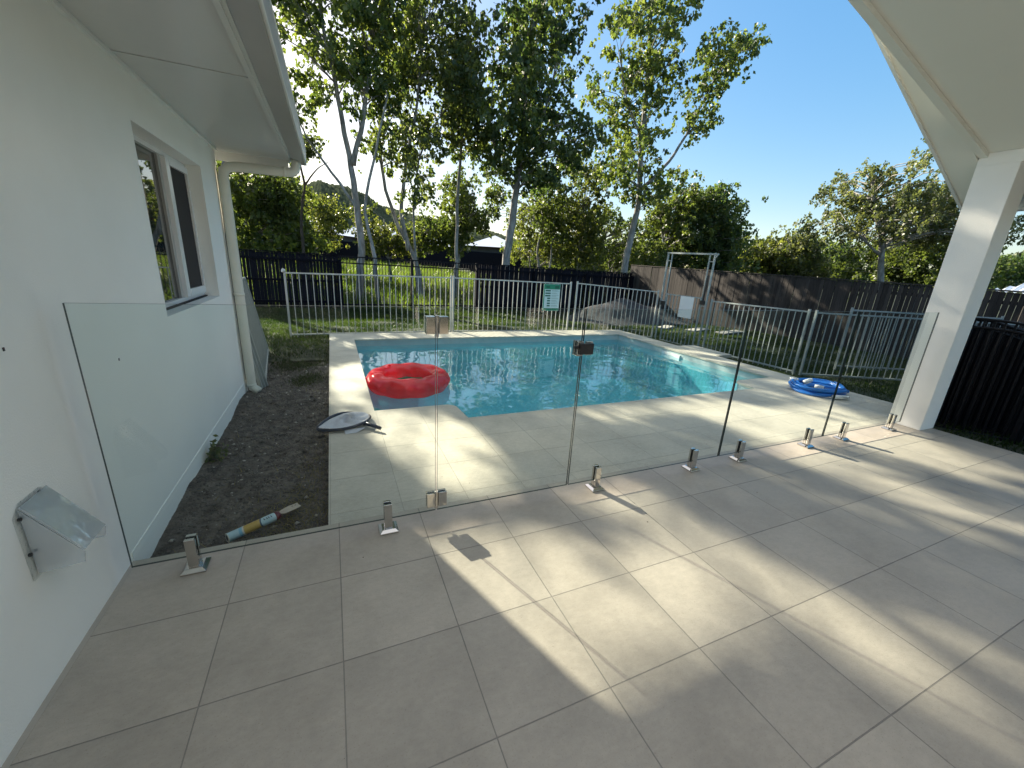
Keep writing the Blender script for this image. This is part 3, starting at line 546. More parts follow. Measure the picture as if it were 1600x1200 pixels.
mb = MB(); mb.prism([(7.40, -7, 2.28), (7.50, -7, 2.28), (7.52, -7, 2.40), (7.51, -7, 2.40), (7.49, -7, 2.29), (7.41, -7, 2.29), (7.41, -7, 2.42), (7.40, -7, 2.42)], (0, 7.32, 0)); mb.build('gutter', M['colorbond'], pr)
colm = thing('column', (6.80, -0.09, 0), 'thick square white rendered column at the patio corner by the lawn', 'column')
mb = MB(); mb.box(6.655, 6.945, -0.235, 0.055, 0.0, 2.60); mb.build('shaft', M['render'], colm, bevel=0.006)
mb = MB(); mb.box(6.66, 6.95, -6.2, -5.91, 0.0, 2.6); c2 = mb.build('column', M['render']); tag(c2, 'plain white rear column at the back of the patio, behind the viewer', 'column')

# ------------------------------------------------------------------ frameless glass fence
GY0, GZ0, GZ1, GT = -0.1, 0.07, 1.245, 0.012
def glass_panel(x0, x1, label, cat='glass panel', name='glass_fence_panel', round_br=False):
    o = thing(name, ((x0+x1)/2, GY0, 0), label, cat, 'frameless glass fence panels' if cat == 'glass panel' else None)
    xa, xb = x0+0.003, x1-0.003
    mb = MB(); vs = [(x, y, z) for y in (GY0-GT/2, GY0+GT/2) for x, z in ((xa, GZ0), (xb, GZ0), (xb, GZ1), (xa, GZ1))]
    mb.add(vs, [(0, 1, 2, 3), (7, 6, 5, 4)]); mb.build('glass_sheet', M['glass'], o)
    mb = MB()
    mb.add(vs, [(0, 4, 5, 1), (1, 5, 6, 2), (2, 6, 7, 3), (3, 7, 4, 0)]); mb.build('polished_edge', M['glassedge'], o)
    return o
gp = [(0.055, 1.440, 'wide clear glass pane joining the white house wall'), (2.336, 3.757, 'clear glass pane right of the gate with the latch at its edge'),
      (3.763, 5.143, 'clear glass pane between the two middle dark vertical joints in front of the pool'), (5.150, 6.525, 'clear glass pane ending at the white column')]
for a, bb, lb in gp: glass_panel(a, bb, lb)
gate = glass_panel(1.444, 2.330, 'clear glass gate hung on two steel hinges with a black latch', 'glass gate', 'glass_gate')
for zc in (1.155, 0.145):
    mb = MB(); yh = GY0
    for s0, s1 in ((1.385, 1.432), (1.452, 1.50)):
        mb.box(s0, s1, yh-0.020, yh-0.0065, zc-0.045, zc+0.045); mb.box(s0, s1, yh+0.0065, yh+0.020, zc-0.045, zc+0.045)
    mb.tube([(1.442, yh-0.004, zc-0.062), (1.442, yh-0.004, zc+0.05)], 0.011, 12)
    h = mb.build('hinge', M['chrome'], gate, bevel=0.002)
    mb = MB(); mb.box(1.4375, 1.4465, yh-0.013, yh+0.013, zc-0.035, zc+0.035); mb.build('hinge_core', M['rubber'], h)
zc = 1.01; mb = MB(); mb.box(2.285, 2.325, GY0-0.03, GY0-0.0065, zc-0.045, zc+0.045); mb.box(2.347, 2.392, GY0-0.028, GY0-0.0065, zc-0.042, zc+0.042)
mb.box(2.285, 2.325, GY0+0.0065, GY0+0.028, zc-0.045, zc+0.045); lt = mb.build('latch', M['chrome'], gate, bevel=0.003)
mb = MB(); mb.box(2.291, 2.385, GY0-0.052, GY0-0.0305, zc-0.032, zc+0.034); mb.tube([(2.262, GY0-0.03, zc+0.01), (2.29, GY0-0.03, zc+0.01)], 0.012, 10); mb.build('latch_body', M['darkplastic'], lt, bevel=0.004)
spl = ['polished steel spigot nearest the white house wall', 'polished steel spigot left of the glass gate', 'polished steel spigot just right of the gate opening, casting a sharp shadow',
       'polished steel spigot left of the second dark glass joint', 'polished steel spigot right of the second dark glass joint', 'polished steel spigot left of the third dark glass joint',
       'polished steel spigot right of the third dark glass joint', 'polished steel spigot beside the white column']
sp0 = thing('spigot', (0.285, GY0, 0), spl[0], 'spigot', 'steel spigots holding the glass fence')
mb = MB(); x, y = 0.285, GY0
mb.box(x-0.05, x+0.05, y-0.05, y+0.05, 0.0005, 0.010)
mb.add([(x-0.05, y-0.05, 0.010), (x+0.05, y-0.05, 0.010), (x+0.05, y+0.05, 0.010), (x-0.05, y+0.05, 0.010), (x-0.034, y-0.034, 0.022), (x+0.034, y-0.034, 0.022), (x+0.034, y+0.034, 0.022), (x-0.034, y+0.034, 0.022)],
       [(0, 1, 5, 4), (1, 2, 6, 5), (2, 3, 7, 6), (3, 0, 4, 7), (4, 5, 6, 7)]); mb.build('base_plate', M['chrome'], sp0, bevel=0.0015)
mb = MB(); mb.box(x-0.021, x+0.021, y-0.026, y-0.009, 0.022, 0.172); mb.box(x-0.021, x+0.021, y+0.009, y+0.026, 0.022, 0.172); mb.box(x-0.021, x+0.021, y-0.0089, y+0.0089, 0.022, 0.065)
mb.build('clamp_body', M['chrome'], sp0, bevel=0.003)
mb = MB(); mb.box(x-0.0195, x+0.0195, y-0.0088, y-0.0062, 0.068, 0.168); mb.box(x-0.0195, x+0.0195, y+0.0062, y+0.0088, 0.068, 0.168); mb.build('gasket', M['rubber'], sp0)
for xx, lb in zip((1.17, 2.565, 3.475, 4.01, 4.92, 5.475, 6.34), spl[1:]): copy_thing(sp0, (xx, GY0, 0), lb)

# ------------------------------------------------------------------ tubular pool fence
def tub_panel(name, p0, p1, h, zb0, zb1, m, label, cat='fence panel', group=None, gap=0.112, bar=0.0135, post0=True, post1=True, lean=(0, 0), rail=0.03, double=False, botrail=0.06, ph=0.03):
    o = thing(name, ((p0[0]+p1[0])/2, (p0[1]+p1[1])/2, min(zb0, zb1)), label, cat, group)
    A = Vector((p0[0], p0[1], zb0)); B = Vector((p1[0], p1[1], zb1)); up = Vector((lean[0], lean[1], h)); d = (B-A); Ln = math.hypot(d.x, d.y)
    mb = MB(); mb.bar(A+up, B+up, rail, rail*0.8)
    if double: mb.bar(A+up*0.86, B+up*0.86, rail, rail*0.8)
    mb.build('top_rail', m, o)
    mb = MB(); mb.bar(A+up*botrail, B+up*botrail, rail, rail*0.8); mb.build('bottom_rail', m, o)
    mb = MB(); k = max(2, int(Ln/gap))
    for i in range(1, k):
        q = A+d*(i/k); mb.bar(q+up*0.02, q+up*0.985, bar, bar)
    mb.build('bars', m, o)
    for flag, q in ((post0, A), (post1, B)):
        if flag:
            mb = MB(); mb.bar(q, q+up*(1+ph), 0.034, 0.034); mb.tube([q+up*(1+ph), q+up*(1+ph)+Vector((0, 0, 0.012))], 0.021, 8); mb.build('post', m, o)
    return o
GF = 'cream tubular pool fence panels behind the pool'
YF = 6.42
pf1 = tub_panel('pool_fence_panel', (0.19, YF), (3.28, YF), 1.2, -0.12, -0.09, M['alu'], 'cream tubular fence panel behind the pool, leftmost, by the grassy corner', group=GF)
pf2 = tub_panel('pool_fence_panel', (3.33, YF), (6.24, YF+0.02), 1.2, -0.09, -0.12, M['alu'], 'cream tubular fence panel carrying the green and white safety sign', group=GF)
pf3 = tub_panel('pool_fence_panel', (6.42, YF+0.02), (8.48, 5.90), 1.22, -0.12, -0.23, M['alu'], 'cream tubular fence panel between the green sign and the tall gate frame', group=GF)
mb = MB(); mb.tube([(0.19, YF, 1.11), (0.16, YF-0.02, 1.125)], 0.035, 10); mb.build('clamp', M['alu'], pf1)
gt = thing('pool_gate', (8.5, 5.1, -0.24), 'metal pool gate with a tall square frame and a white sign on its bars', 'gate')
for yy in (5.78, 4.42):
    mb = MB()
    for dy in (0.0, 0.14 if yy > 5 else -0.14):
        pass
    s = 1 if yy > 5 else -1
    mb.bar((8.5, yy, -0.24), (8.5, yy, 1.93), 0.032, 0.032); mb.bar((8.5, yy-s*0.13, 0.78), (8.5, yy-s*0.13, 1.93), 0.022, 0.022)
    mb.bar((8.5, yy-s*0.02, 1.75), (8.5, yy-s*0.13, 1.75), 0.02, 0.02); mb.bar((8.5, yy-s*0.02, 0.80), (8.5, yy-s*0.13, 0.80), 0.02, 0.02); mb.build('post', M['aludark'], gt)
mb = MB(); mb.bar((8.5, 5.80, 1.93), (8.5, 4.34, 1.90), 0.035, 0.035); mb.bar((8.5, 4.34, 1.90), (8.5, 4.44, 1.78), 0.025, 0.025); mb.build('top_bar', M['aludark'], gt)
mb = MB(); mb.bar((8.5, 5.60, 0.965), (8.5, 4.58, 0.965), 0.03, 0.025); mb.bar((8.5, 5.60, -0.16), (8.5, 4.58, -0.16), 0.03, 0.025); mb.bar((8.5, 5.61, -0.18), (8.5, 5.61, 0.99), 0.03, 0.03); mb.bar((8.5, 4.57, -0.18), (8.5, 4.57, 0.99), 0.03, 0.03)
for i in range(1, 9): mb.bar((8.5, 5.6-i*0.113, -0.15), (8.5, 5.6-i*0.113, 0.955), 0.016, 0.016)
mb.build('gate_leaf', M['aludark'], gt)
mb = MB(); mb.box(8.465, 8.53, 5.62, 5.76, 0.70, 0.79); mb.build('hinge', M['darkplastic'], gt); mb = MB(); mb.box(8.465, 8.53, 4.44, 4.57, 0.83, 0.92); mb.bar((8.5, 4.52, 0.9), (8.5, 4.50, 1.45), 0.03, 0.03); mb.build('latch', M['darkplastic'], gt)
mb = MB(); mb.box(8.47, 8.476, 4.74, 5.14, 0.48, 0.965); sg = mb.build('sign', M['white']); tag(sg, 'blank white sign sheet fixed to the bars of the pool gate', 'sign')
GS = 'metal tubular fence panels on the right of the pool'
tub_panel('pool_fence_panel', (8.5, 4.28), (8.5, 2.26), 1.13, -0.2, -0.17, M['aludark'], 'grey tubular fence panel just right of the tall gate frame', group=GS)
tub_panel('pool_fence_panel', (8.5, 2.14), (11.6, 0.72), 1.10, -0.14, -0.14, M['aludark'], 'grey tubular fence panel running from behind the blue hose toward the white column', group=GS, double=False, botrail=0.02)
tub_panel('pool_fence_panel', (9.75, 2.26), (12.4, 1.15), 1.13, -0.13, -0.13, M['aludark'], 'spare grey fence panel standing behind the one near the column', group=GS, double=False)
# panels leaning by the house corner
for k in range(3):
    dx = 0.035*k
    tub_panel('leaning_fence_panel', (0.13+dx*0.6, 3.12+0.05*k), (-0.06+dx*0.7, 4.95+0.04*k), 1.15, -0.09, -0.1, M['aludark'],
              ['grey fence panel leaning nearest the house behind the downpipe', 'middle of three grey fence panels leaning behind the downpipe', 'outermost grey fence panel leaning behind the downpipe, nearest the dirt'][k],
              group='spare fence panels leaning by the house corner', lean=(-0.20, 0), ph=0.0, gap=0.10)

# green and white safety sign on the fence
sg = thing('safety_sign', (5.72, YF-0.03, 0.44), 'green and white instruction sign hung on the cream pool fence', 'sign')
sx0, sx1, sz0, sz1, sy = 5.49, 5.93, 0.44, 1.06, YF-0.018
mb = MB(); mb.box(sx0, sx1, sy-0.004, sy, sz0, sz1); mb.build('board', M['signwhite'], sg)
mb = MB(); mb.box(sx0+0.005, sx1-0.005, sy-0.006, sy-0.0045, sz1-0.12, sz1-0.005); mb.box(sx0+0.005, sx1-0.005, sy-0.006, sy-0.0045, sz0+0.005, sz0+0.06); mb.box(sx0+0.005, sx0+0.03, sy-0.006, sy-0.0045, sz0+0.065, sz1-0.125)
mb.build('green_band', M['signgreen'], sg)
mb = MB()
for i in range(7):
    z = sz1-0.17-i*0.058; wdt = 0.14 if i < 3 else 0.08; xs = sx0+0.05+(0 if i < 3 else 0.06); mb.box(xs, xs+wdt, sy-0.006, sy-0.0045, z, z+0.032)
for i in range(7):
    z = sz1-0.165-i*0.058
    for q in range(2): mb.box(sx0+0.22, sx0+0.22+0.19-0.03*((i+q) % 3), sy-0.006, sy-0.0045, z+0.018*q, z+0.018*q+0.004)
mb.box(sx0+0.06, sx0+0.16, sy-0.0075, sy-0.0065, sz1-0.09, sz1-0.045); mb.box(sx1-0.14, sx1-0.03, sy-0.0075, sy-0.0065, sz1-0.10, sz1-0.04); mb.build('print', M['signdark'], sg)
# ------------------------------------------------------------------ boundary fences
def paling_run(name, p0, p1, zb, zt0, zt1, m, rm, label, wpal=0.098, gapf=None, cat='fence', railside=1, cap=True):
    o = thing(name, ((p0[0]+p1[0])/2, (p0[1]+p1[1])/2, zb), label, cat)
    A = np.array(p0, float); B = np.array(p1, float); d = B-A; Ln = np.hypot(*d); d /= Ln; nrm = np.array([-d[1], d[0]])*railside
    r = random.Random(3); mb = MB(); s = 0
    while s < Ln-0.02:
        q = s/Ln; gap = gapf(q, r) if gapf else 0.003; a = A+d*s; e = A+d*min(Ln, s+wpal-gap); zt = zt0+(zt1-zt0)*q+r.uniform(-0.012, 0.012)
        off = nrm*r.uniform(-0.006, 0.006); a = a+off; e = e+off; t = nrm*0.014
        mb.prism([(a[0], a[1], zb), (e[0], e[1], zb), (e[0]+t[0], e[1]+t[1], zb), (a[0]+t[0], a[1]+t[1], zb)], (r.uniform(-.004, .004), r.uniform(-.004, .004), zt-zb)); s += wpal
    mb.build('palings', m, o)
    side = -nrm*0.035
    for f in (0.18, 0.55, 0.9):
        mb = MB(); mb.bar((A[0]+side[0], A[1]+side[1], zb+(zt0-zb)*f), (B[0]+side[0], B[1]+side[1], zb+(zt1-zb)*f), 0.04, 0.07); mb.build('rail', rm, o)
    if cap:
        mb = MB(); mb.bar((A[0], A[1], zt0+0.025), (B[0], B[1], zt1+0.025), 0.07, 0.03); mb.build('cap_rail', rm, o)
    k = max(1, int(Ln/2.4))
    for i in range(k+1):
        q = A+d*(Ln*i/k)-nrm*0.09; mb = MB(); mb.bar((q[0], q[1], zb), (q[0], q[1], zb+(zt0-zb)*0.93), 0.09, 0.09); mb.build('post', rm, o)
    return o
gb = lambda q, r: 0.014 if r.random() < 0.3 else 0.003
paling_run('paling_fence', (-7.5, 13.0), (1.25, 13.0), -0.45, 1.39, 1.385, M['palingblack'], M['blackwood'], 'black stained paling fence at the back left, beside the downpipe', gapf=gb)
paling_run('paling_fence', (6.05, 13.0), (13.42, 13.0), -0.45, 1.365, 1.31, M['palingblack'], M['blackwood'], 'black stained paling fence in the middle back, behind the green sign', gapf=gb)
def gapr(q, r):
    y = 13.2-q*19.2
    return (0.012 if r.random() < 0.75 else 0.004) if y < 4.8 else (0.008 if r.random() < 0.12 else 0.002)
paling_run('paling_fence', (13.5, 13.2), (13.5, -6.0), -0.6, 1.68, 1.35, M['paling'], M['paling'], 'weathered brown timber paling fence along the right side of the lawn', gapf=gapr, railside=-1)
# black tubular section in between
o = thing('black_tubular_fence', (3.65, 13.0, -0.38), 'black open tubular fence section with sunny green grass behind it', 'fence')
for z0_, z1_ in ((1.38, 1.36), (1.17, 1.15), (-0.2, -0.2)): mb = MB(); mb.bar((1.25, 13, z0_), (6.05, 13, z1_), 0.05, 0.04); mb.build('rail', M['black'], o)
mb = MB()
for i in range(1, 46): x = 1.25+i*4.8/46; mb.bar((x, 13, -0.3), (x, 13, 1.38), 0.018, 0.018)
mb.build('bars', M['black'], o)
for x in (1.27, 3.62, 6.03):
    mb = MB(); mb.bar((x, 13, -0.45), (x, 13, 1.40), 0.09 if x == 3.62 else 0.06, 0.09 if x == 3.62 else 0.06); mb.build('post', M['black'], o)

# black gates beyond the column
def black_panel(p0, p1, zb, pts, label, gap=0.075):
    o = thing('black_fence_panel', ((p0[0]+p1[0])/2, (p0[1]+p1[1])/2, zb), label, 'fence panel', 'black fence panels beyond the column')
    def top(t): return np.interp(t, [a for a, _ in pts], [b for _, b in pts])
    P = lambda t, z: (p0[0]+(p1[0]-p0[0])*t, p0[1]+(p1[1]-p0[1])*t, z)
    Ln = math.hypot(p1[0]-p0[0], p1[1]-p0[1]); k = int(Ln/gap)
    for dz in (0, -0.09): mb = MB(); mb.tube([P(t, top(t)+dz) for t in np.linspace(0, 1, 13)], 0.014, 8); mb.build('rail', M['black'], o, smooth=True)
    mb = MB(); mb.tube([P(0, zb+0.08), P(1, zb+0.08)], 0.014, 8); mb.build('rail', M['black'], o, smooth=True)
    mb = MB()
    for i in range(1, k): t = i/k; mb.bar(P(t, zb+0.02), P(t, float(top(t))), 0.017, 0.017)
    mb.build('bars', M['black'], o)
    for t in (0, 1): mb = MB(); mb.bar(P(t, zb), P(t, float(top(t))+0.02), 0.04, 0.04); mb.build('post', M['black'], o)
black_panel((7.2, 0.16), (7.72, -0.62), -0.16, [(0, 1.18), (0.4, 1.185), (0.65, 1.175), (0.85, 1.14), (1, 1.09)], 'black curved-top metal gate panel directly behind the white column')
black_panel((7.35, 0.20), (7.95, -0.50), -0.17, [(0, 1.17), (0.5, 1.16), (1, 1.02)], 'second black metal panel stacked behind the curved-top one', 0.045)
black_panel((7.5, 0.24), (8.1, -0.42), -0.17, [(0, 1.17), (0.5, 1.16), (1, 1.04)], 'third black metal panel, farthest of the stack behind the column', 0.05)
black_panel((7.76, -0.66), (9.9, -1.42), -0.18, [(0, 1.07), (1, 1.07)], 'black metal fence panel at the far right edge beyond the column', 0.05)
mb = MB(); mb.prism([(7.66, 0.34, -0.25), (7.70, 0.37, -0.25), (8.45, -0.58, -0.25), (13.3, -0.62, -0.25), (13.3, -0.66, -0.25), (8.41, -0.63, -0.25)], (0, 0, 1.33))  # black sheet added behind the panels, standing in for shade on the lawn
tag(mb.build('shade_sheet', M['blackwood']), 'solid black sheet added for the deep shade at the far right edge', 'fence')

# ------------------------------------------------------------------ gravel mound and pavers on the far lawn
def mound():
    xs = np.linspace(8.2, 13.3, 90); ys = np.linspace(8.3, 11.6, 60); X, Y = np.meshgrid(xs, ys)
    h = 0.62*np.exp(-np.abs((X-9.9)/1.15)**3-((Y-10)/1.0)**2)+0.66*np.exp(-np.abs((X-11.7)/1.3)**3-((Y-10)/1.1)**2)+fbm(X*0.8, Y*0.8, 9)*0.035
    Z = np.maximum(h-0.06, -0.05)+terrain(X, Y); n = len(xs)
    f = [(j*n+i, j*n+i+1, (j+1)*n+i+1, (j+1)*n+i) for j in range(len(ys)-1) for i in range(n-1)]
    o = raw_mesh('gravel_mound', np.stack([X.ravel(), Y.ravel(), Z.ravel()], 1)-np.array([10.7, 10, -0.4]), 4, f, mat('blue_gravel', (0.022, 0.024, 0.028), 0.95, 0.3, 10, 60, 0.02, c2=(0.050, 0.052, 0.056)))
    o.location = (10.7, 10, -0.4); tag(o, 'low two-humped heap of dark blue gravel beyond the pool fence', 'gravel heap')
mound()
for i, (x, y, a, l) in enumerate(((11.2, 6.9, 0.3, 1.0), (11.9, 6.3, 0.2, 1.2), (10.6, 7.6, 0.5, 0.8))):
    mb = MB(); zz = float(terrain(x, y)); mb.bar((x-l/2*math.cos(a), y-l/2*math.sin(a), zz+0.06), (x+l/2*math.cos(a), y+l/2*math.sin(a), zz+0.06), 0.3, 0.03)
    tag(mb.build('board', M['paleStone']), ['pale flat board on the grass, middle one of three by the brown fence', 'pale flat board on the grass, nearest the brown fence', 'pale flat board on the grass, nearest the gravel heap'][i], 'board', 'pale boards lying on the far lawn')

# ------------------------------------------------------------------ swim ring
def ring():
    o = thing('swim_ring', (1.795, 2.95, -0.13), 'big red inflatable swim ring with yellow and green rim floating in the pool', 'swim ring')
    R0, a, b_, na, nb_ = 0.395, 0.112, 0.115, 160, 40; vs = []; cx, cy, cz = 1.795, 2.95, -0.035
    for i in range(na):
        ph = 2*math.pi*i/na
        for j in range(nb_):
            th = 2*math.pi*j/nb_; c, s = math.cos(th), math.sin(th)
            e = 0.75; rr = a*math.copysign(abs(c)**e, c); zz = b_*math.copysign(abs(s)**e, s)
            pinch = math.exp(-(th if th < math.pi else th-2*math.pi)**2/0.10); wr = 0.010*math.sin(ph*17+1.2*math.sin(ph*3))+0.006*math.sin(ph*31)
            ip = math.exp(-(th-math.pi)**2/0.15); rr += pinch*(0.018+wr)+ip*0.003*math.sin(ph*13); zz += 0.006*math.sin(ph*9+th*2)+pinch*wr*0.8
            x = (R0+rr)*math.cos(ph); y = (R0+rr)*math.sin(ph); vs.append((cx+x, cy+y, cz+zz+0.05*0*x))
    fs = []; ms = []
    for i in range(na):
        for j in range(nb_):
            fs.append((i*nb_+j, ((i+1) % na)*nb_+j, ((i+1) % na)*nb_+(j+1) % nb_, i*nb_+(j+1) % nb_)); th = 360*(j+0.5)/nb_
            ms.append(1 if 292 < th < 305 else (2 if 200 < th <= 292 else 0))
    red, t, N, L, B = newmat('red_vinyl'); n = noise(N, L, 9, 3); rp = ramp(N, L, n.outputs['Fac'], [(0.3, (0.56, 0.006, 0.03)), (0.75, (0.78, 0.02, 0.05))]); L.new(rp.outputs[0], B.inputs['Base Color'])
    B.inputs['Roughness'].default_value = 0.05; B.inputs['Specular IOR Level'].default_value = 0.7; B.inputs['Coat Weight'].default_value = 0.5; B.inputs['Coat Roughness'].default_value = 0.02
    bump(N, L, n.outputs['Fac'], B, 0.014)
    tr = N.new("ShaderNodeBsdfTranslucent"); tr.inputs[0].default_value = (1.0, 0.03, 0.04, 1); tp = N.new("ShaderNodeBsdfTransparent"); tp.inputs[0].default_value = (0.85, 0.10, 0.12, 1)
    m1 = N.new("ShaderNodeMixShader"); m1.inputs[0].default_value = 0.36; m2 = N.new("ShaderNodeMixShader"); m2.inputs[0].default_value = 0.12
    L.new(B.outputs[0], m1.inputs[1]); L.new(tr.outputs[0], m1.inputs[2]); L.new(m1.outputs[0], m2.inputs[1]); L.new(tp.outputs[0], m2.inputs[2]); L.new(m2.outputs[0], N["Material Output"].inputs[0])
    yel = mat('yellow_vinyl', (0.70, 0.45, 0.12), 0.15, 0.05, 4); gre = mat('green_vinyl', (0.10, 0.32, 0.16), 0.15, 0.3, 12)
    mb = MB(); mb.v = vs; mb.f = fs; mb.m = ms; mb.build('tube', [red, yel, gre], o, smooth=True)
    mb = MB(); mb.tube([(cx-0.20, cy+0.32, cz+0.105), (cx-0.195, cy+0.32, cz+0.13)], 0.018, 12); mb.build('valve', red, o, smooth=True)
ring()

# ------------------------------------------------------------------ leaf net on the coping
def net():
    o = thing('leaf_net', (1.0, 1.5, 0), 'pool leaf net with dark frame and crumpled white mesh on the left coping', 'pool net')
    P = [(0.775, 1.44), (0.82, 1.53), (0.88, 1.62), (0.96, 1.70), (1.03, 1.735), (1.10, 1.73), (1.165, 1.70), (1.20, 1.645), (1.21, 1.58), (1.20, 1.50), (1.165, 1.43), (1.10, 1.385), (1.00, 1.36), (0.88, 1.37), (0.80, 1.40)]
    Q = []
    for i in range(len(P)):
        for k in range(4):
            t = k/4; p0, p1, p2, p3 = [np.array(P[(i+d) % len(P)]) for d in (-1, 0, 1, 2)]
            Q.append(0.5*((2*p1)+(-p0+p2)*t+(2*p0-5*p1+4*p2-p3)*t*t+(-p0+3*p1-3*p2+p3)*t**3))
    mb = MB(); mb.tube([(q[0], q[1], 0.035+0.015*math.sin(i*0.2)) for i, q in enumerate(Q)], 0.013, 8, closed=True); mb.build('frame', M['navy'], o, smooth=True)
    mb = MB(); mb.tube([(1.15, 1.43, 0.035), (1.19, 1.38, 0.04), (1.275, 1.29, 0.03)], [0.02, 0.016, 0.015], 10); mb.build('handle', M['navy'], o, smooth=True)
    c = np.array([1.04, 1.53]); vs = [(c[0], c[1], 0.055)]; n = len(Q); rings = 9
    for k in range(1, rings+1):
        t = k/rings
        for i, q in enumerate(Q):
            p = c+(q-c)*t*0.985; z = 0.04+0.03*(1-t)+0.020*math.sin(i*0.75+k*1.3)*(1-t)*1.6+0.012*math.sin(i*1.9-k*2.1)*(1-t); vs.append((p[0], p[1], max(0.006, z)))
    fs = [(0, 1+i, 1+(i+1) % n) for i in range(n)]
    for k in range(rings-1):
        for i in range(n): fs.append((1+k*n+i, 1+(k+1)*n+i, 1+(k+1)*n+(i+1) % n, 1+k*n+(i+1) % n))
    wm, t, N, L, B = newmat('white_net'); B.inputs['Base Color'].default_value = (0.62, 0.64, 0.70, 1); B.inputs['Roughness'].default_value = 0.8
    nn = noise(N, L, 60, 4); bump(N, L, nn.outputs['Fac'], B, 0.006); tp = N.new("ShaderNodeBsdfTransparent"); mx = N.new("ShaderNodeMixShader"); mx.inputs[0].default_value = 0.18
    L.new(B.outputs[0], mx.inputs[1]); L.new(tp.outputs[0], mx.inputs[2]); L.new(mx.outputs[0], N["Material Output"].inputs[0])
    mb = MB(); mb.add(vs, fs); mb.build('mesh_bag', wm, o, smooth=True)
    mb = MB(); mb.add([(0.98, 1.36, 0.02), (1.16, 1.37, 0.02), (1.08, 1.31, 0.004), (0.99, 1.30, 0.004)], [(0, 1, 2, 3)]); mb.build('loose_mesh', wm, o)
net()

# ------------------------------------------------------------------ blue hose
def hose():
    o = thing('vacuum_hose', (7.1, 1.05, 0), 'coil of bright blue pool vacuum hose with white cuffs at the deck corner', 'hose')
    pts = []; r = random.Random(4); n = 7*40
    for i in range(n):
        t = i/40; th = 2*math.pi*t+0.4; lay = int(t); rr = 0.335+0.03*math.sin(lay*2.2+1)+0.02*math.sin(th*2+lay); e = 0.80+0.06*math.sin(lay*1.7)
        cx = 7.09+0.012*math.sin(lay*3); cy = 1.06+0.02*math.cos(lay*2)
        a = th; x = rr*math.cos(a); y = rr*e*math.sin(a); pts.append((cx+x*0.9+y*0.35, cy+y-x*0.25, 0.020+0.0125*t+0.008*math.sin(th*3)))
    mb = MB(); mb.tube(pts, 0.0185, 10); hb = mb.build('tube', M['blue'], o, smooth=True)
    mb = MB(); mb.tube([(6.98, 1.20, 0.05), (7.12, 1.10, 0.075), (7.26, 0.96, 0.07), (7.36, 0.82, 0.05)], 0.021, 10); mb.build('tube_end', M['blue'], o, smooth=True)
    for p0, p1, rr in (((6.93, 1.37, 0.105), (6.97, 1.30, 0.11), 0.026), ((7.00, 1.20, 0.10), (7.09, 1.19, 0.125), 0.033), ((7.00, 1.06, 0.085), (7.05, 1.00, 0.085), 0.024), ((6.90, 0.76, 0.035), (7.05, 0.70, 0.035), 0.028)):
        mb = MB(); mb.tube([p0, p1], rr, 12); mb.tube([p1, tuple(np.array(p1)+(np.array(p1)-np.array(p0))*0.3)], rr*0.8, 12); mb.build('cuff', M['white'], o, smooth=True)
hose()

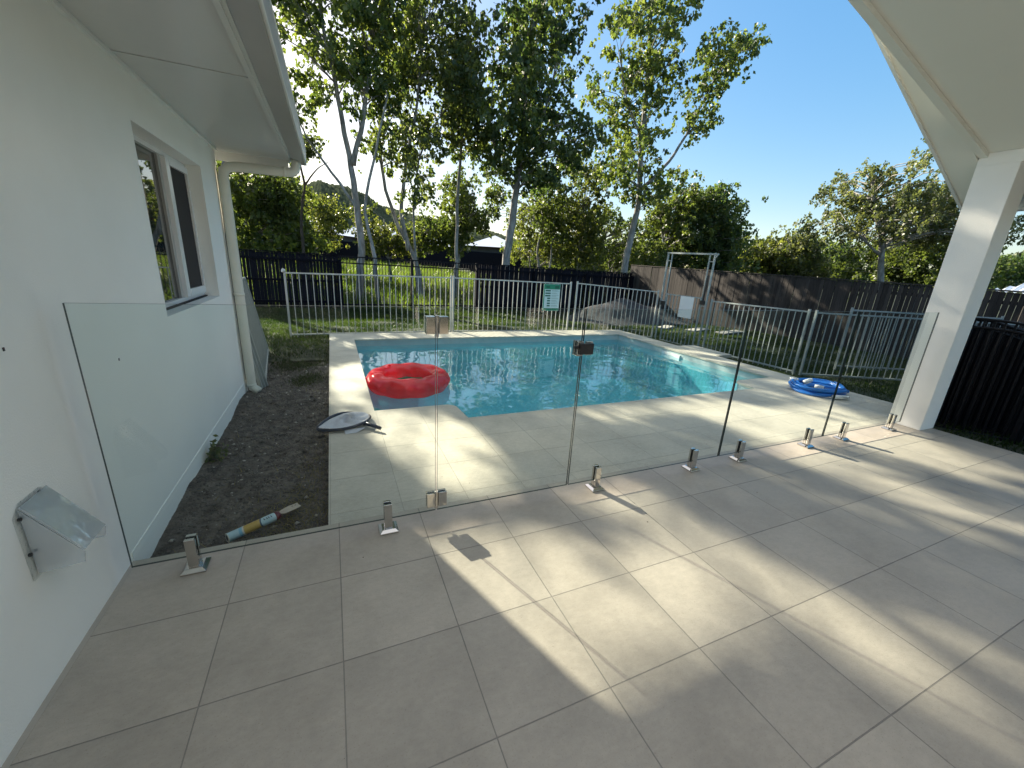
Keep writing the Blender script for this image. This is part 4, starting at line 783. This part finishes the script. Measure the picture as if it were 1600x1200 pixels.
# ------------------------------------------------------------------ sealant tube and paddle in the dirt
def cartridge():
    a = np.array([0.355, 0.165, -0.045]); b_ = np.array([0.565, 0.295, -0.045]); d = b_-a
    o = thing('sealant_cartridge', tuple(a), 'used sealant cartridge with blue and ochre print lying in the dirt', 'cartridge')
    m, t, N, L, B = newmat('printed_card'); tc = N.new("ShaderNodeTexCoord"); sx = N.new("ShaderNodeVectorMath"); sx.operation = 'DOT_PRODUCT'; u = d/np.linalg.norm(d)
    L.new(tc.outputs['Object'], sx.inputs[0]); sx.inputs[1].default_value = tuple(u+np.array([0.25, -0.45, 0.3]))
    r = ramp(N, L, sx.outputs['Value'], [(0.0, (0.35, 0.50, 0.55)), (0.06, (0.16, 0.38, 0.52)), (0.075, (0.55, 0.52, 0.45)), (0.085, (0.42, 0.27, 0.05)), (0.155, (0.45, 0.30, 0.07)), (0.165, (0.03, 0.08, 0.15)), (0.172, (0.40, 0.55, 0.60)), (0.25, (0.45, 0.58, 0.62))])
    r.color_ramp.interpolation = 'CONSTANT'; L.new(r.outputs[0], B.inputs['Base Color']); B.inputs['Roughness'].default_value = 0.4
    mb = MB(); mb.tube([a, b_], 0.025, 18); bd = mb.build('body', m, o, smooth=False)
    mb = MB(); mb.tube([a-d*0.01, a-d*0.002], 0.0265, 18); mb.build('rim', M['pvc'], o)
    mb = MB(); mb.tube([a-d*0.014, a-d*0.011], 0.017, 18); mb.build('plunger', M['navy'], o)
    mb = MB(); mb.tube([b_, b_+d*0.05, b_+d*0.10, b_+d*0.13], [0.026, 0.027, 0.022, 0.012], 14); mb.build('cap', mat('maroon_cap', (0.12, 0.01, 0.02), 0.4, 0.1, 5), o, smooth=True)
    mb = MB()
    for k in range(4):
        p = a+d*(0.78+0.05*k)+np.array([-0.004+0.002*(k % 2), -0.010, 0.0238]); mb.bar(p, p+np.array([0.006, -0.009, -0.001])*1.3, 0.004, 0.002)
    mb.build('print_mark', M['navy'], o)
    e = b_+d*0.13; u2 = u; s_ = np.array([-u[1], u[0], 0])
    o2 = thing('card_scraper', tuple(e), 'flat pale card scraper with rounded tip at the end of the cartridge', 'scraper')
    prof = [(0.0, -0.012), (0.02, -0.028), (0.10, -0.030), (0.115, -0.024), (0.112, 0.004), (0.118, 0.024), (0.06, 0.030), (0.015, 0.022), (0.0, 0.012)]
    mb = MB(); mb.prism([tuple(e+u2*p+s_*q+np.array([0, 0, 0.008])) for p, q in prof], (0, 0, 0.003)); mb.build('blade', mat('pale_card', (0.42, 0.36, 0.29), 0.8, 0.1, 20), o2)
    for p, q in ((0.092, 0.008), (0.074, 0.010)): c0 = e+u2*p+s_*q+np.array([0, 0, 0.0112]); mb = MB(); mb.bar(c0, c0+u2*0.008, 0.006, 0.001); mb.build('hole', M['darkplastic'], o2)
cartridge()

# ------------------------------------------------------------------ grass and weeds
def blades(name, xs, ys, zs, h, w_, m, seed, parent=None, lean=0.5, origin=(0, 0, 0)):
    r = np.random.default_rng(seed); n = len(xs); a = r.uniform(0, 6.283, n); hh = h*r.uniform(0.5, 1.3, n); ww = w_*r.uniform(0.6, 1.3, n)
    dx, dy = np.cos(a), np.sin(a); lx = r.normal(0, lean, n)*hh; ly = r.normal(0, lean, n)*hh
    P = np.zeros((n, 3, 3)); P[:, 0] = np.stack([xs-dx*ww, ys-dy*ww, zs-0.01], 1); P[:, 1] = np.stack([xs+dx*ww, ys+dy*ww, zs-0.01], 1)
    P[:, 2] = np.stack([xs+lx, ys+ly, zs+hh], 1); tint = np.repeat(np.clip(0.5+0.35*np.sin(xs*1.7+np.sin(ys*1.1)*2)+r.normal(0, 0.22, n), 0, 1), 3)
    return raw_mesh(name, P.reshape(-1, 3), 3, np.arange(n*3).reshape(-1, 3), m, tint, origin, parent)
def lawn_points(n, xr, yr, test, seed):
    r = np.random.default_rng(seed); x = r.uniform(*xr, n); y = r.uniform(*yr, n); k = test(x, y, r); return x[k], y[k]
X, Y = [], []
for n, xr, yr, tst in ((26000, (-2, 0.9), (4.0, 12.9), lambda x, y, r: (r.random(len(x)) < np.clip((y-4.1)/1.0+0.25*np.sin(x*9), 0.04, 1))),
                       (62000, (0.9, 13.3), (6.2, 12.9), lambda x, y, r: (x > 0)),
                       (42000, (7.66, 13.3), (-1.2, 6.2), lambda x, y, r: ~((x < 8.1) & (y > 3.2) & (y < 4.2))),
                       (3500, (6.95, 7.66), (-1.5, 0.02), lambda x, y, r: (r.random(len(x)) < 0.25))):
    a, b_ = lawn_points(n, xr, yr, tst, len(X)+50); X.append(a); Y.append(b_)
X = np.concatenate(X); Y = np.concatenate(Y); Z = terrain(X, Y)
dist = np.hypot(X-CAM[0], Y-CAM[1]); hh = 0.045+0.03*smooth01((Y-8)/4)+0.03*(np.abs(Y-YF) < 0.15)
blades('lawn_grass', X, Y, Z, hh, 0.007+0.0004*dist, M['grass'], 11)['kind'] = 'stuff'
x, y = lawn_points(45000, (-12, 22), (13.1, 42), lambda x, y, r: r.random(len(x)) < np.clip(1.3-(y-13)/32, 0.1, 1), 61)
blades('field_grass', x, y, terrain(x, y), 0.28+0.2*np.sin(x*1.3+y)**2, 0.025, M['field'], 12)['kind'] = 'stuff'
r = np.random.default_rng(3)
x = np.concatenate([r.normal(0.66, 0.12, 900), r.normal(0.74, 0.07, 300), r.uniform(0.1, 0.85, 250)]); y = np.concatenate([r.normal(0.32, 0.16, 900), r.normal(0.95, 0.25, 300), r.uniform(0.1, 3.8, 250)])
k = (x > 0.03) & (x < 0.85) & (y > 0.06); x, y = x[k], y[k]
blades('dry_straw', x, y, bedz(x, y)+0.004, 0.024, 0.0032, M['straw'], 13, lean=1.6)['kind'] = 'stuff'
x = np.concatenate([r.normal(0.45, 0.16, 1500), r.normal(0.6, 0.1, 700)]); y = np.concatenate([r.normal(4.1, 0.18, 1500), r.normal(3.35, 0.12, 700)]); k = (x > 0.1) & (x < 0.85); x, y = x[k], y[k]
blades('dirt_edge_grass', x, y, bedz(x, y), 0.05, 0.005, M['grass'], 14, lean=0.9)['kind'] = 'stuff'
def weed(x, y, z, n, s, label):
    r = np.random.default_rng(int(x*100+y*10)); o = thing('weed', (x, y, z), label, 'weed'); c = r.normal(0, s*0.35, (n, 3)); c[:, 2] = np.abs(c[:, 2])*1.3+0.01; c[:, 0] = np.abs(c[:, 0])
    c += np.array([x, y, z]); a = r.normal(0, 1, (n, 3)); a /= np.linalg.norm(a, axis=1)[:, None]; b_ = np.cross(a, r.normal(0, 1, (n, 3))); b_ /= np.linalg.norm(b_, axis=1)[:, None]
    L_ = 0.022; P = np.stack([c-a*L_, c+b_*L_*0.5, c+a*L_, c-b_*L_*0.5], 1)
    raw_mesh('leaves', P.reshape(-1, 3), 4, np.arange(n*4).reshape(-1, 4), LEAF[3], np.repeat(r.random(n)*0.6, 4), parent=o)
    mb = MB()
    for k in range(7): e = c[k*3]; mb.tube([(x+0.01, y, z), tuple((np.array([x, y, z])+e)/2+np.array([0.01, 0, 0.01])), tuple(e)], 0.0018, 5)
    mb.build('stems', M['barkdark'], o)
weed(0.03, 1.30, -0.09, 130, 0.13, 'small leafy green weed growing against the white wall in the dirt')
weed(7.7, 6.9, -0.25, 90, 0.25, 'low leafy weed in the lawn behind the far pool corner')

p = pebbles('clods', 260, (0.06, 0.85), (0.1, 4.6), bedz, 0.006, 0.036, M['bed'], 21); tag(p, kind='stuff')
p = pebbles('edge_stones', 70, (0.74, 0.86), (1.2, 4.8), bedz, 0.006, 0.026, M['stone'], 22); tag(p, kind='stuff')
r = np.random.default_rng(31)
p = pebbles('grit', 60, (0.2, 6.6), (-2.0, 1.3), lambda x, y: x*0+0.001, 0.0012, 0.005, M['bed'], 23); tag(p, kind='stuff')
# ------------------------------------------------------------------ trees
LIT = [[(1.24,1.77),(1.96,1.61),(2.25,.78),(2.23,.03),(1.75,-.12),(1.56,.08),(1.26,.95)],[(1.25,-.30),(1.85,-.36),(2.25,-.55),(2.65,-.85),(2.75,-1.2),(2.75,-1.45),(1.5,-1.5)],
 [(2.28,-.23),(3.27,-.11),(3.19,-.54),(3.26,-1.08),(3.3,-1.5),(3.21,-1.92),(2.93,-2.0),(2.78,-1.51),(2.63,-.91),(2.4,-.55)],[(5.3,.68),(6.99,.59),(6.39,-1.05),(5.7,-1.24),(5.46,-.31),(5.14,.09)],
 [(4.44,0),(4.97,-.02),(5.12,-.7),(4.87,-1.47),(4.54,-1.56),(4.47,-.79)],[(.86,3.59),(1.24,3.77),(1.36,1.83),(.89,1.95)],[(3.25,1.23),(5.41,1.11),(5.57,.72),(5.32,-.27),(4.68,-.14),(4.59,.77),(3.43,.82)],
 [(3.3,4.3),(5.8,4.0),(6.4,5.9),(4.0,6.2)],[(2.2,8.2),(3.4,8.1),(3.8,8.6),(2.6,8.8)],[(6.6,.5),(7.7,.5),(7.6,1.6),(6.6,1.6)],[(1.1,2.3),(2.4,2.2),(2.6,3.6),(1.2,3.7)],[(3.5,6.4),(8.2,6.3),(8.4,6.9),(3.7,6.8)]]
SHADEKEEP = 0.02
fh = np.array([math.sin(yaw), math.cos(yaw), 0.0]); lat = np.array([math.cos(yaw), -math.sin(yaw), 0.0])
def sunlit_gap(P, r):
    t = P[:, 2]/SUN[2]; g = P-SUN[None]*t[:, None]; k = np.zeros(len(P), bool)
    for poly in LIT: k |= in_poly(g[:, 0], g[:, 1], poly)
    return k & (r.random(len(P)) > SHADEKEEP)
def tree(name, label, D, trunks, crowns, nc, nl, size, cr, ci, seed, group, dark=False, cull=True):
    r = np.random.default_rng(seed)
    def W(a, z, dd=0.0): p = CAM+lat*a+fh*(D+dd); return np.array([p[0], p[1], z])
    b0 = W(trunks[0][0][0][0], 0); zg = float(terrain(b0[0], b0[1])); o = thing(name, (b0[0], b0[1], zg), label, 'tree', group)
    # crown clumps
    allp = [(c, abs(sum(c[i][0]*c[(i+1) % len(c)][1]-c[(i+1) % len(c)][0]*c[i][1] for i in range(len(c))))/2) for c in crowns]
    tot = sum(a for _, a in allp); C_ = []
    for c, ar in allp:
        c2 = np.array(c); m = int(round(nc*ar/tot)); lo, hi = c2.min(0), c2.max(0); got = []; tries = 0; wd = (hi-lo)[0]
        sp = math.sqrt(ar/max(m, 1))*0.60
        while len(got) < m and tries < m*60:
            tries += 1; p = lo+(hi-lo)*r.random(2); e = cr*0.75
            if not in_poly(p[0]+np.array([0, e, -e, 0, 0]), p[1]+np.array([0, 0, 0, e, -e]), c).all(): continue
            if math.sin(p[0]*2.1+seed)+math.sin(p[1]*2.7+p[0]*0.9+seed*2) < (-1.05 if 'tall' in name or name == 'gum_tree' else -0.75): continue
            dd = r.normal(0, min(1.5, 0.20*wd)); q = (p[0], p[1], dd)
            if tries < m*30 and any((q[0]-g_[0])**2+(q[1]-g_[1])**2 < sp*sp and abs(q[2]-g_[2]) < 1.0 for g_ in got): continue
            got.append(q)
        C_ += got
    C_ = np.array(C_)
    # trunk and limbs
    mb = MB(); TP = []
    for k, (pts, ra, rb) in enumerate(trunks):
        wp = [(a, z) for a, z in pts]; dd = 0.0 if k == 0 else r.uniform(-0.25, 0.25)
        if k == 0 or wp[0][1] < 1.6:
            wp = [(wp[0][0]*1.0+(wp[0][0]-wp[1][0])*0.3, zg-0.1)]+wp if wp[0][1] > zg+0.05 else wp
        Q = []
        for i in range(len(wp)-1):
            for s in range(4): t = s/4; Q.append((wp[i][0]*(1-t)+wp[i+1][0]*t, wp[i][1]*(1-t)+wp[i+1][1]*t))
        Q.append(wp[-1]); n = len(Q)
        Q = [((Q[max(0, i-1)][0]+2*q[0]+Q[min(n-1, i+1)][0])/4, (Q[max(0, i-1)][1]+2*q[1]+Q[min(n-1, i+1)][1])/4) for i, q in enumerate(Q)]
        rad = [ra+(rb-ra)*(i/(n-1))**0.9 for i in range(n)]; rad[0] *= 1.25
        P = [W(a+0.015*r.normal(), z, dd*min(1, i/4)) for i, (a, z) in enumerate(Q)]; mb.tube(P, rad, 10)
        TP += [(p, rad[i]) for i, p in enumerate(P)]
    TPp = np.array([p for p, _ in TP]); TPr = np.array([x for _, x in TP])
    for q in C_:
        e = W(q[0], q[1], q[2]); dz = e[2]-TPp[:, 2]; cost = np.linalg.norm(TPp-e, axis=1)+np.where(dz < 0.35, 3*(0.35-dz), 0); i = int(cost.argmin())
        if cost[i] > 7: continue
        a = TPp[i]; mid = (a+e)/2+np.array([0, 0, 0.10*np.linalg.norm(e-a)])+r.normal(0, 0.08, 3); r1 = min(0.030, TPr[i]*0.6)
        q1 = a*0.5+mid*0.5+np.array([0, 0, 0.02]); q3 = mid*0.5+e*0.5+r.normal(0, 0.05, 3); mb.tube([a, q1, mid, q3, e], [r1, r1*0.85, r1*0.65, r1*0.5, r1*0.3], 5, caps=False)
    mb.build('trunk', M['barkdark'] if dark else M['bark'], o, smooth=True)
    # leaves: small sub-clusters inside every clump
    n = len(C_); cs = np.array([W(*q) for q in C_]); sub = 8
    sc = cs[:, None, :]+r.normal(0, 1, (n, sub, 3))*np.array([cr, cr, cr*0.8])*0.72; per = max(1, int(nl*1.6)//sub)
    L_ = sc[:, :, None, :]+r.normal(0, 1, (n, sub, per, 3))*np.array([0.21, 0.21, 0.26])*cr*0.72
    tn = np.clip(0.42+r.normal(0, 0.20, (n, 1, 1))+r.normal(0, 0.16, (n, sub, 1))+r.normal(0, 0.15, (n, sub, per)), 0, 1)
    L_ = L_.reshape(-1, 3); tn = tn.reshape(-1)
    k = L_[:, 2] > zg+0.1
    if cull: k &= ~sunlit_gap(L_, r)
    L_ = L_[k]; tn = tn[k]; m_ = len(L_)
    ax = r.normal(0, 0.55, (m_, 3)); ax[:, 2] = -1+0.5*r.random(m_); ax /= np.linalg.norm(ax, axis=1)[:, None]
    sd = np.cross(ax, r.normal(0, 1, (m_, 3))); sd /= np.linalg.norm(sd, axis=1)[:, None]; ln = 1.08*size*r.uniform(0.6, 1.25, m_)[:, None]; wd = ln*0.42
    nr = np.cross(ax, sd)
    P = np.stack([L_, L_+ax*ln*0.42+sd*wd+nr*ln*0.08, L_+ax*ln, L_+ax*ln*0.42-sd*wd+nr*ln*0.08], 1)
    raw_mesh('crown', P.reshape(-1, 3), 4, np.arange(m_*4).reshape(-1, 4), LEAF[ci], np.repeat(tn, 4), parent=o)
    return o
LBL = {
'tall_a': ('gum_tree', 'tall white-trunked gum tree forking low, next to the gutter at upper left', 'tall gum trees behind the back fence'),
'tall_b': ('gum_tree', 'tall many-stemmed gum tree left of the centre gap of sky', 'tall gum trees behind the back fence'),
'tall_c': ('gum_tree', 'slender straight gum tree with a narrow trunk between two broader gums', 'tall gum trees behind the back fence'),
'tall_d': ('gum_tree', 'tall gum tree with thick pale trunk behind the black fence, top centre', 'tall gum trees behind the back fence'),
'tall_e': ('gum_tree', 'rightmost tall gum tree with a long side limb reaching into blue sky', 'tall gum trees behind the back fence'),
'bush_l': ('bushy_tree', 'dense bushy tree seen under the gutter beside the downpipe', None), 'dark_l': ('dark_trunk_tree', 'thin dark-trunked tree below the end of the gutter', None),
'small_a': ('small_tree', 'small yellow-green tree in front of the white roof at left', None), 'small_b': ('small_tree', 'low yellowish tree right of the pale forked trunk', None),
'small_c': ('small_tree', 'low green tree behind the open black fence section', None), 'small_d': ('small_tree', 'young upright tree around the slender trunk', None),
'small_e': ('small_tree', 'twin-stemmed young tree right of the thick pale trunk', None), 'small_f': ('small_tree', 'feathery light tree with spiky top between the two tall right gums', None),
'small_i': ('small_tree', 'pale twin-stemmed tree farther back behind the middle black fence', None), 'small_j': ('small_tree', 'airy green tree farther back, behind the rightmost tall gum', None),
'small_g': ('bushy_tree', 'rounded bushy tree just right of the rightmost tall gum', None), 'small_h': ('bushy_tree', 'pointed bushy tree above the tall gate frame, falling away to the right', None),
'back_a': ('far_tree', 'low rounded tree beyond the brown fence, next to the pointed bushy tree', None), 'back_b': ('far_tree', 'pale olive tree with a tufted top above the brown fence', None),
'back_c': ('far_tree', 'dark low tree between the olive tree and the broad spreading tree', None), 'broad': ('spreading_tree', 'broad open spreading tree with pale limbs beside the column', None),
'back_d': ('bushy_tree', 'dark bushy mass under the broad spreading tree', None), 'back_e': ('far_tree', 'dark tree right of the column above the neighbouring roof', None),
'back_f': ('tree_belt', 'distant green tree belt behind the middle black fence', None), 'back_g': ('tree_belt', 'distant dark trees behind the bush at far left', None)}
for i, (nm, D, tr_, cw, nc, nl, size, cr, ci) in enumerate(TREES):
    kind, lb, grp = LBL[nm]; tree(kind, lb, D, tr_, cw, nc, nl, size, cr, ci, 100+i, grp, dark=(nm == 'dark_l'))
# further gums of the same row, behind the house eave (their shade falls on the patio)
for i, (x, y, zlo, zhi, wdt, nc) in enumerate(((-2.6, 15.6, 4.6, 11.5, 2.6, 150), (-6.2, 16.5, 4.0, 11.0, 2.6, 140))):
    D = (np.array([x, y])-CAM[:2])@fh[:2]; a = (np.array([x, y])-CAM[:2])@lat[:2]
    tree('gum_tree', ['gum tree half hidden behind the eave with grey trunks beside the downpipe', 'gum tree wholly behind the house roof at far left'][i], D,
         [([(a, -0.3), (a-0.1, 1.5), (a+0.1, 4), (a-0.2, 7), (a, 10)], 0.16, 0.04), ([(a+0.05, 2.5), (a+0.8, 5), (a+1.0, 8)], 0.08, 0.03)],
         [[(a-wdt, zlo+1), (a, zlo), (a+wdt, zlo+1), (a+wdt, zhi-1), (a, zhi), (a-wdt, zhi-1)]], nc, 80, 0.13, 0.6, 0, 300+i, 'tall gum trees behind the back fence')

# ------------------------------------------------------------------ houses beyond and hills
def far_house(cx, cy, w, d, zb, zw, zr, rot, label, name='far_house'):
    o = thing(name, (cx, cy, zb), label, 'house'); c, s = math.cos(rot), math.sin(rot)
    def P(x, y, z): return (cx+x*c-y*s, cy+x*s+y*c, z)
    mb = MB(); mb.prism([P(-w/2, -d/2, zb), P(w/2, -d/2, zb), P(w/2, d/2, zb), P(-w/2, d/2, zb)], (0, 0, zw-zb)); wl = mb.build('wall', M['brick'], o)
    e = 0.6; q = min(w, d)/2; mb = MB(); v = [P(-w/2-e, -d/2-e, zw), P(w/2+e, -d/2-e, zw), P(w/2+e, d/2+e, zw), P(-w/2-e, d/2+e, zw), P(-w/2+q, 0, zr), P(w/2-q, 0, zr)]
    mb.add(v, [(0, 1, 5, 4), (1, 2, 5), (2, 3, 4, 5), (3, 0, 4), (3, 2, 1, 0)]); mb.build('roof', M['roofwhite'], o)
    mb = MB()
    for k in range(3):
        mb = MB(); x0 = -w/2+w*(k+0.25)/3; mb.prism([P(x0, -d/2-0.03, zb+0.9), P(x0+w/6, -d/2-0.03, zb+0.9), P(x0+w/6, -d/2-0.001, zb+0.9), P(x0, -d/2-0.001, zb+0.9)], (0, 0, 1.2)); mb.build('window', M['pane'], o)
    return o
far_house(-1.0, 54, 9, 7, 0.9, 3.4, 5.0, -0.5, 'distant house with low white roof behind the trees at left')
far_house(6.5, 56, 8, 6, 0.9, 3.6, 5.3, -0.35, 'distant house with pale blue-white hipped roof near the pale forked trunk')
far_house(13.0, 50, 7, 6, 0.6, 2.9, 3.8, -0.4, 'distant low white roof glimpsed behind the open black fence')
far_house(18.2, 43.0, 5.0, 6, 0.3, 3.0, 4.35, -0.4, 'distant white gabled roof just left of the thick pale trunk')
far_house(25.5, 42.0, 7.0, 6, 0.3, 2.75, 3.3, -0.4, 'distant low dark building right of the thick pale trunk')
mb = MB(); mb.bar((-12, 44, 1.9), (30, 34, 1.3), 0.1, 1.7); tag(mb.build('far_fence', M['palingblack']), 'distant black fence line across the sunny field', 'fence')
# neighbour's white corrugated roof beyond the brown fence
o = thing('neighbour_house', (27, 2.0, -0.3), 'white corrugated roof of the house next door, right of the column', 'house')
mb = MB(); mb.box(22.6, 33, -9, 3.8, -0.3, 1.55); mb.build('wall', M['brick'], o)
mb = MB(); n = 70; ys = np.linspace(-9.5, 4.35, n*4+1); vs = []
for i, y in enumerate(ys):
    zz = 0.045*math.cos(i*math.pi/2); t = min(1.0, max(0.05, (4.4-y)/2.2)); vs += [(22.0, y, 1.50+zz), (22.0+4.0*t, y, 1.50+1.35*t+zz)]
mb.add(vs, [(2*i, 2*i+1, 2*i+3, 2*i+2) for i in range(len(ys)-1)]); mb.build('roof', M['roofwhite'], o, smooth=True)
def hill(name, pts, m):
    P = []; n = len(pts); rows = 40; r = np.random.default_rng(len(pts))
    xs = np.array(pts, float); t = np.linspace(0, n-1, 400); X = np.interp(t, range(n), xs[:, 0]); Y = np.interp(t, range(n), xs[:, 1]); Z = np.interp(t, range(n), xs[:, 2])
    c = CAM[:2]; vs = []
    for j in range(rows):
        q = j/(rows-1); k = 0.55+0.45*q
        for i in range(400): vs.append((c[0]+(X[i]-c[0])*k, c[1]+(Y[i]-c[1])*k, (Z[i]+3+0.5*math.sin(i*0.21+j*0.3)+0.35*math.sin(i*0.9+j)+r.normal(0, 0.22))*smooth01(np.array(q))-3))
    fs = [(j*400+i, j*400+i+1, (j+1)*400+i+1, (j+1)*400+i) for j in range(rows-1) for i in range(399)]
    tag(raw_mesh(name, vs, 4, fs, m), kind='structure')
hm = mat('wooded_hill', (0.03, 0.045, 0.03), 0.95, 0.4, 0.25, c2=(0.085, 0.10, 0.06), spec=0.0, coord='World' if False else 'Object')
hill('hill', [(-330, 60, 26), (-260, 160, 22), (-150, 230, 18), (-60, 262, 22), (-19.4, 248, 29.3), (-1.3, 240, 34.7), (16.1, 232, 31.4), (27.6, 227, 24.6), (57, 214, 19), (87, 200, 14), (148, 172, 7)], hm)
hill('far_hill', [(240, 130, 3), (314, 97, 17), (325, 92, 22), (353, 80, 27.5), (380, 40, 33)], hm)
